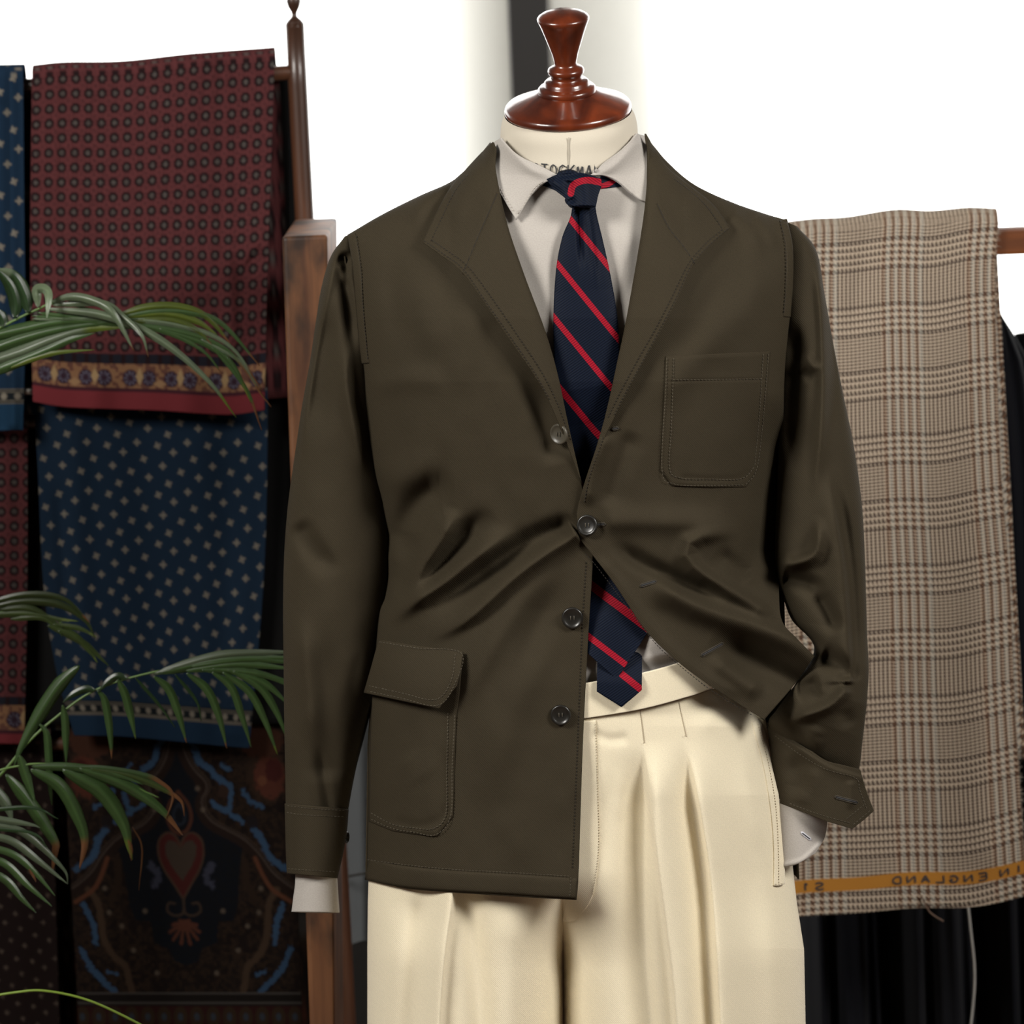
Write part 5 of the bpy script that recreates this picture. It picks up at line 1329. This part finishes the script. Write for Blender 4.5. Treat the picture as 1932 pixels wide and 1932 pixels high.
hung_jacket('suit_jacket', 'black garment hanging beside the right trouser leg below the glen check cloth', float(W(1524, 560, YG)[0]), 0.054, zsuit - 0.03, 0.28, M['suit'], YG, .18)
gj = hung_jacket('felt_jacket', 'grey felt jacket glimpsed between the left sleeve and the jacket body', float(W(690, 900, YG - 0.1)[0]), 0.085, float(W(690, 900, YG)[2]), float(W(690, 1778, YG - 0.1)[2]), M['grey_felt'], YG, .10)
q = cr([(640, 1668), (655, 1655), (690, 1648), (760, 1640)], 30)
tube('pocket_seam', W(q[:, 0], q[:, 1], YG - 0.13), 0.0014, M['dark_thread'], gj, 6)
cord = tube('loose_cord', W(*cr([(1824, 1690), (1832, 1760), (1838, 1820), (1838, 1870), (1831, 1940), (1815, 2060)], 60).T, YG - 0.25), 0.0016, plain('grey_cord', (.30, .29, .27), .8), None, 8)
tag(cord, 'thin pale grey cord hanging down in front of the dark suits', 'cord')
th_ = tube('loose_thread', W(*cr([(1738, 1690), (1752, 1718), (1766, 1730), (1780, 1738)], 30).T, YP - 0.004), 0.0011, plain('brown_thread', (.10, .06, .04), .8), pl, 6)

# ================================================================== PALM
k = NT('palm_leaf')
at_ = k.n('ShaderNodeAttribute', attribute_name='Col')
nz = k.n('ShaderNodeTexNoise', i_Scale=60.0, i_Detail=3.0); k.l(k.n('ShaderNodeTexCoord').outputs['Object'], nz.inputs['Vector'])
ff = k.math('MULTIPLY_ADD', nz.outputs['Fac'], 0.5, 0.75); c3 = k.n('ShaderNodeCombineColor')
for i in range(3): k.l(ff, c3.inputs[i])
lc = k.mix(1.0, at_.outputs['Color'], c3.outputs[0], 'MULTIPLY')
k.l(lc, k.b.inputs['Base Color']); k.set(Roughness=0.33); k.b.inputs['Specular IOR Level'].default_value = 0.6
tl_ = k.n('ShaderNodeBsdfTranslucent'); k.l(k.mix(1.0, lc, (1.5, 1.9, 0.6), 'MULTIPLY'), tl_.inputs['Color'])
ms = k.n('ShaderNodeMixShader', i_0=0.30); k.l(k.b.outputs[0], ms.inputs[1]); k.l(tl_.outputs[0], ms.inputs[2]); k.l(ms.outputs[0], k.out.inputs['Surface'])
M['leaf'] = k.m
M['stem'] = plain('palm_stem', (0.075, 0.135, 0.030), 0.45)
palm = thing('potted_palm', 'green potted palm with arching fronds and browned tips in front of the scarves', 'plant', (-0.62, 0.36, 0))
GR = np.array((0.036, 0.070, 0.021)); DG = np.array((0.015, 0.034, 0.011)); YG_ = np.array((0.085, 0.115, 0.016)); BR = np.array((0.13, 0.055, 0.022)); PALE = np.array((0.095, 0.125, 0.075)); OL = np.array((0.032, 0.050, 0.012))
def frond(name_label, stem, leaves, Y0, r0=3.0):
    """stem: px points (with optional depth); leaves: (points, width px, colour, tip colour or None, tip length share)."""
    o = None
    if stem:
        st = np.array([(p[0], p[1], p[2] if len(p) > 2 else 0.0) for p in stem], float); c = cr(st, 60)
        o = tube('frond', W(c[:, 0], c[:, 1], Y0 + c[:, 2]), np.linspace(r0, r0 * .45, 60) / 1650, M['stem'], palm, 8)
    else:
        o = thing('frond', '', '', (0, Y0, 0))
    for L in leaves:
        pts, w, colr, tip, ts = (list(L) + [None, None, None])[:5] if len(L) < 5 else L
        p = np.array([(q[0], q[1], q[2] if len(q) > 2 else 0.0) for q in pts], float)
        n = 40; c = cr(p, n); t = np.linspace(0, 1, n)
        d = np.gradient(c[:, :2], axis=0); d /= np.linalg.norm(d, axis=1, keepdims=True) + 1e-9
        nrm = np.stack([-d[:, 1], d[:, 0]], -1)
        ww = w * 0.5 * np.minimum(1, (t / 0.22) ** 0.6 * 0.9 + 0.12) * np.minimum(1, ((1 - t) / 0.5)) ** 0.75 + 0.35
        s = np.linspace(-1, 1, 7)
        X = c[:, None, 0] + nrm[:, None, 0] * ww[:, None] * s; Yp = c[:, None, 1] + nrm[:, None, 1] * ww[:, None] * s
        D = Y0 + c[:, None, 2] - 0.004 + (np.abs(s) ** 1.0)[None] * ww[:, None] / 1650 * 0.75 + 0.0006 * np.cos(s * 9)[None]
        cc_ = np.zeros((n, 7, 3)) + np.array(colr); cc_[:, 3] = np.array(colr) * 1.35
        if tip is not None:
            cc_ = cc_ * (1 - smooth(1 - ts, 1 - ts * .75, t))[:, None, None] + np.array(tip) * smooth(1 - ts, 1 - ts * .75, t)[:, None, None]
        lf = grid('leaflet', W(X, Yp, D), M['leaf'], o, col=cc_, thick=0.0004)
    return o
R_ = lambda a, b: RNG.uniform(a, b)
# upper frond sweeping right across the burgundy scarf
up = [
    ([(96, 570), (132, 560, -.01), (172, 566, -.02), (212, 590, -.03), (253, 662, -.03)], 15, PALE, BR, .06),
    ([(100, 576), (190, 572, -.01), (235, 600, -.02), (268, 634, -.03), (280, 674, -.03)], 13, PALE, BR, .06),
    ([(85, 582), (200, 596, -.01), (300, 640, -.02), (390, 715, -.03), (446, 788, -.03)], 15, PALE, YG_, .14),
    ([(70, 590), (190, 606), (300, 622), (380, 660), (420, 706)], 13, GR, BR, .05),
    ([(60, 596), (200, 610), (330, 624), (430, 662), (500, 752)], 13, GR, BR, .2),
    ([(60, 602), (210, 602), (330, 612), (430, 650), (496, 738)], 12, PALE, BR, .12),
    ([(200, 604), (290, 588), (360, 590), (420, 612), (490, 690)], 12, GR, BR, .1),
    ([(215, 598), (280, 580), (340, 580), (390, 598), (436, 650)], 16, YG_ * .7, BR, .1), ([(240, 598), (310, 592), (370, 606), (410, 632)], 18, YG_ * .75, YG_, .1),
    ([(250, 606), (320, 604), (370, 622), (400, 650)], 16, YG_ * .6, BR, .1),
    ([(300, 620), (390, 650), (440, 690), (474, 760)], 11, GR, YG_, .2), ([(400, 655), (440, 700), (470, 745), (494, 812)], 7, GR, BR, .35), ([(380, 640), (450, 680), (492, 742), (512, 768)], 7, PALE, BR, .3),
    ([(-40, 640), (40, 622), (110, 608), (180, 606), (260, 602)], 24, GR, None, None), ([(-40, 668), (40, 640), (110, 622), (190, 610), (250, 604)], 26, GR * .9, None, None),
    ([(-40, 690), (40, 664), (100, 640), (160, 622), (235, 618)], 24, PALE * .8, YG_, .3), ([(-40, 712), (30, 684), (80, 664), (130, 642), (180, 628)], 22, GR, None, None),
    ([(20, 694), (60, 678), (110, 665), (178, 660)], 9, YG_ * .8, YG_, .4),
    ([(28, 600), (30, 570), (18, 536), (-14, 500)], 26, DG, None, None), ([(54, 590), (46, 556), (26, 520), (-6, 506)], 27, DG * 1.1, PALE, .3), ([(6, 616), (2, 598), (-14, 580)], 22, DG, None, None),
    ([(72, 580), (70, 560), (70, 546), (84, 545, -.01), (92, 560, -.02), (88, 602, -.03)], 17, PALE * 1.3, PALE * 1.6, .55)]
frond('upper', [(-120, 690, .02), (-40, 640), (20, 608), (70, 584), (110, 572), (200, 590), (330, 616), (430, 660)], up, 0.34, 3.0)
# faint frond on the left, in darker olive leaf tones
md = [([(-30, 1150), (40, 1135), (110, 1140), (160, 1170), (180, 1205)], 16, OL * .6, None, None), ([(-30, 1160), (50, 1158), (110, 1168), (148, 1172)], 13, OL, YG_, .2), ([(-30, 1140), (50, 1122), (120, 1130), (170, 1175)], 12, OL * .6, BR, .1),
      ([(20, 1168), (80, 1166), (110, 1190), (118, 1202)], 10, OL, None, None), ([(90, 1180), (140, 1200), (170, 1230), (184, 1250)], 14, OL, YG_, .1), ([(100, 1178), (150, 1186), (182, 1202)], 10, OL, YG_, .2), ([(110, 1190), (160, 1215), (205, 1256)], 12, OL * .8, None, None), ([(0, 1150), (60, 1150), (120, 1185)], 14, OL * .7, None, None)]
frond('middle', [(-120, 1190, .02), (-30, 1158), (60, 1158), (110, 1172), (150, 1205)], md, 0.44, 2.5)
# long frond rising to the right behind the sleeve
lo = [([(75, 1366), (88, 1385), (92, 1430), (94, 1480), (98, 1520)], 14, GR), ([(118, 1330), (123, 1360), (124, 1400), (125, 1440)], 14, GR), ([(184, 1302), (197, 1320), (205, 1360), (209, 1400), (211, 1432)], 14, GR, BR, .15),
      ([(222, 1282), (236, 1310), (246, 1348), (256, 1394)], 15, GR, YG_, .08), ([(290, 1276), (318, 1300), (336, 1344), (352, 1402)], 15, GR, BR, .08), ([(352, 1270), (390, 1300), (412, 1348), (428, 1412)], 15, GR, BR, .08),
      ([(400, 1268), (436, 1296), (456, 1350), (474, 1410)], 14, GR), ([(420, 1268), (470, 1305), (500, 1360), (524, 1424)], 14, GR, YG_, .1), ([(440, 1266), (490, 1296), (520, 1340), (545, 1400)], 14, GR), ([(430, 1264), (500, 1290), (545, 1330)], 15, GR),
      ([(380, 1264), (470, 1268), (560, 1290)], 15, GR * .9), ([(350, 1266), (450, 1254), (560, 1262)], 16, GR), ([(300, 1270), (420, 1246), (570, 1240)], 20, GR * .95), ([(290, 1272), (400, 1240), (470, 1232), (570, 1230)], 18, PALE * .7), ([(360, 1258), (470, 1244), (570, 1252)], 16, GR * .9),
      ([(400, 1262), (500, 1274), (570, 1306)], 13, GR), ([(180, 1302), (160, 1300), (135, 1312), (118, 1326)], 14, DG), ([(240, 1280), (220, 1276), (200, 1290), (186, 1306)], 14, DG), ([(255, 1278), (300, 1330), (330, 1372)], 6, DG, None, None), ([(330, 1272), (370, 1322), (380, 1360)], 6, DG, None, None),
      ([(150, 1256), (112, 1292), (72, 1352), (40, 1410), (26, 1446)], 26, GR * .95)]
frond('lower', [(-90, 1560, .02), (10, 1452), (50, 1404), (100, 1358), (180, 1302), (290, 1268), (420, 1248), (560, 1236)], lo, 0.30, 3.0)
# frond with browned tips over the paisley scarf
bt_ = [([(11, 1461), (54, 1512), (101, 1584), (104, 1606), (98, 1646)], 25, GR, BR, .3), ([(58, 1452), (110, 1480), (142, 1530), (160, 1585), (150, 1640)], 25, GR, BR, .28), ([(118, 1452), (190, 1492), (232, 1552), (244, 1600), (250, 1622)], 30, GR, YG_ * .9, .2),
       ([(242, 1585), (246, 1600), (248, 1624)], 8, BR, BR * .6, .3), ([(150, 1450), (230, 1478), (300, 1524), (345, 1576)], 22, GR, BR, .22), ([(170, 1450), (250, 1465), (310, 1490), (342, 1512), (348, 1540)], 13, OL, BR, .3), ([(120, 1446), (200, 1450), (270, 1462), (300, 1474), (326, 1500), (314, 1545)], 10, GR * .8, BR, .42),
       ([(60, 1446), (140, 1448), (220, 1462), (270, 1480)], 16, GR * .9), ([(36, 1425), (48, 1460), (58, 1490), (66, 1510)], 18, GR), ([(-20, 1480), (10, 1515), (24, 1550)], 22, PALE * .7), ([(250, 1560), (268, 1600), (262, 1680)], 3, BR * .5)]
frond('tips', [(-110, 1520, .02), (-20, 1462), (30, 1446), (80, 1441), (150, 1448), (220, 1470), (300, 1505)], bt_, 0.27, 2.6)
# low fan at the left edge
fn = [([(-40, 1540), (10, 1548), (60, 1556), (76, 1562)], 13, PALE * .7), ([(-40, 1556), (20, 1562), (60, 1582), (120, 1640), (128, 1668)], 14, PALE * .6), ([(-40, 1574), (20, 1586), (70, 1622), (128, 1668)], 14, PALE * .7), ([(-40, 1594), (20, 1610), (60, 1640), (104, 1690)], 13, GR),
      ([(-40, 1612), (10, 1630), (50, 1668), (98, 1710)], 14, GR), ([(-40, 1636), (10, 1660), (40, 1694), (68, 1722)], 15, GR * .8), ([(-40, 1530), (60, 1524), (110, 1545)], 8, DG), ([(-40, 1560), (60, 1572), (90, 1600)], 8, DG), ([(55, 1640), (64, 1655), (68, 1664)], 5, BR * .7)]
frond('fan', [(-140, 1640, .02), (-80, 1590), (-40, 1570)], fn, 0.24, 2.2)
c = cr([(-130, 1940, .0), (-40, 1888, 0), (40, 1871, 0), (90, 1870, 0), (160, 1885, 0), (230, 1915, 0), (330, 1968, 0)], 60)
tube('frond', W(c[:, 0], c[:, 1], 0.2 + c[:, 2]), np.linspace(2.6, 2.0, 60) / 1650, plain('bright_stem', (0.13, 0.20, 0.022), 0.4), palm, 8)
# canes and pot, just outside the picture
base = np.array([-0.66, 0.33, 0.36])
for px_, py_, yy in ((-120, 690, .36), (-120, 1190, .46), (-90, 1560, .32), (-110, 1520, .29), (-140, 1640, .26), (-130, 1940, .2)):
    e_ = W(px_, py_, yy); m_ = (base + e_) / 2 + np.array([-0.04, 0, 0.05])
    q = cr([tuple(base), tuple(m_), tuple(e_)], 30)
    tube('cane', q, np.linspace(.006, .003, 30), M['stem'], palm, 8)
lathe('pot', [(0, 0.0), (.10, 0.0), (.11, .02), (.135, .30), (.15, .31), (.15, .35), (.138, .355), (.13, .33), (0, .33)], (base[0], base[1], 0), (0, 0, 1), plain('terracotta', (.22, .09, .05), .8), palm, 40)
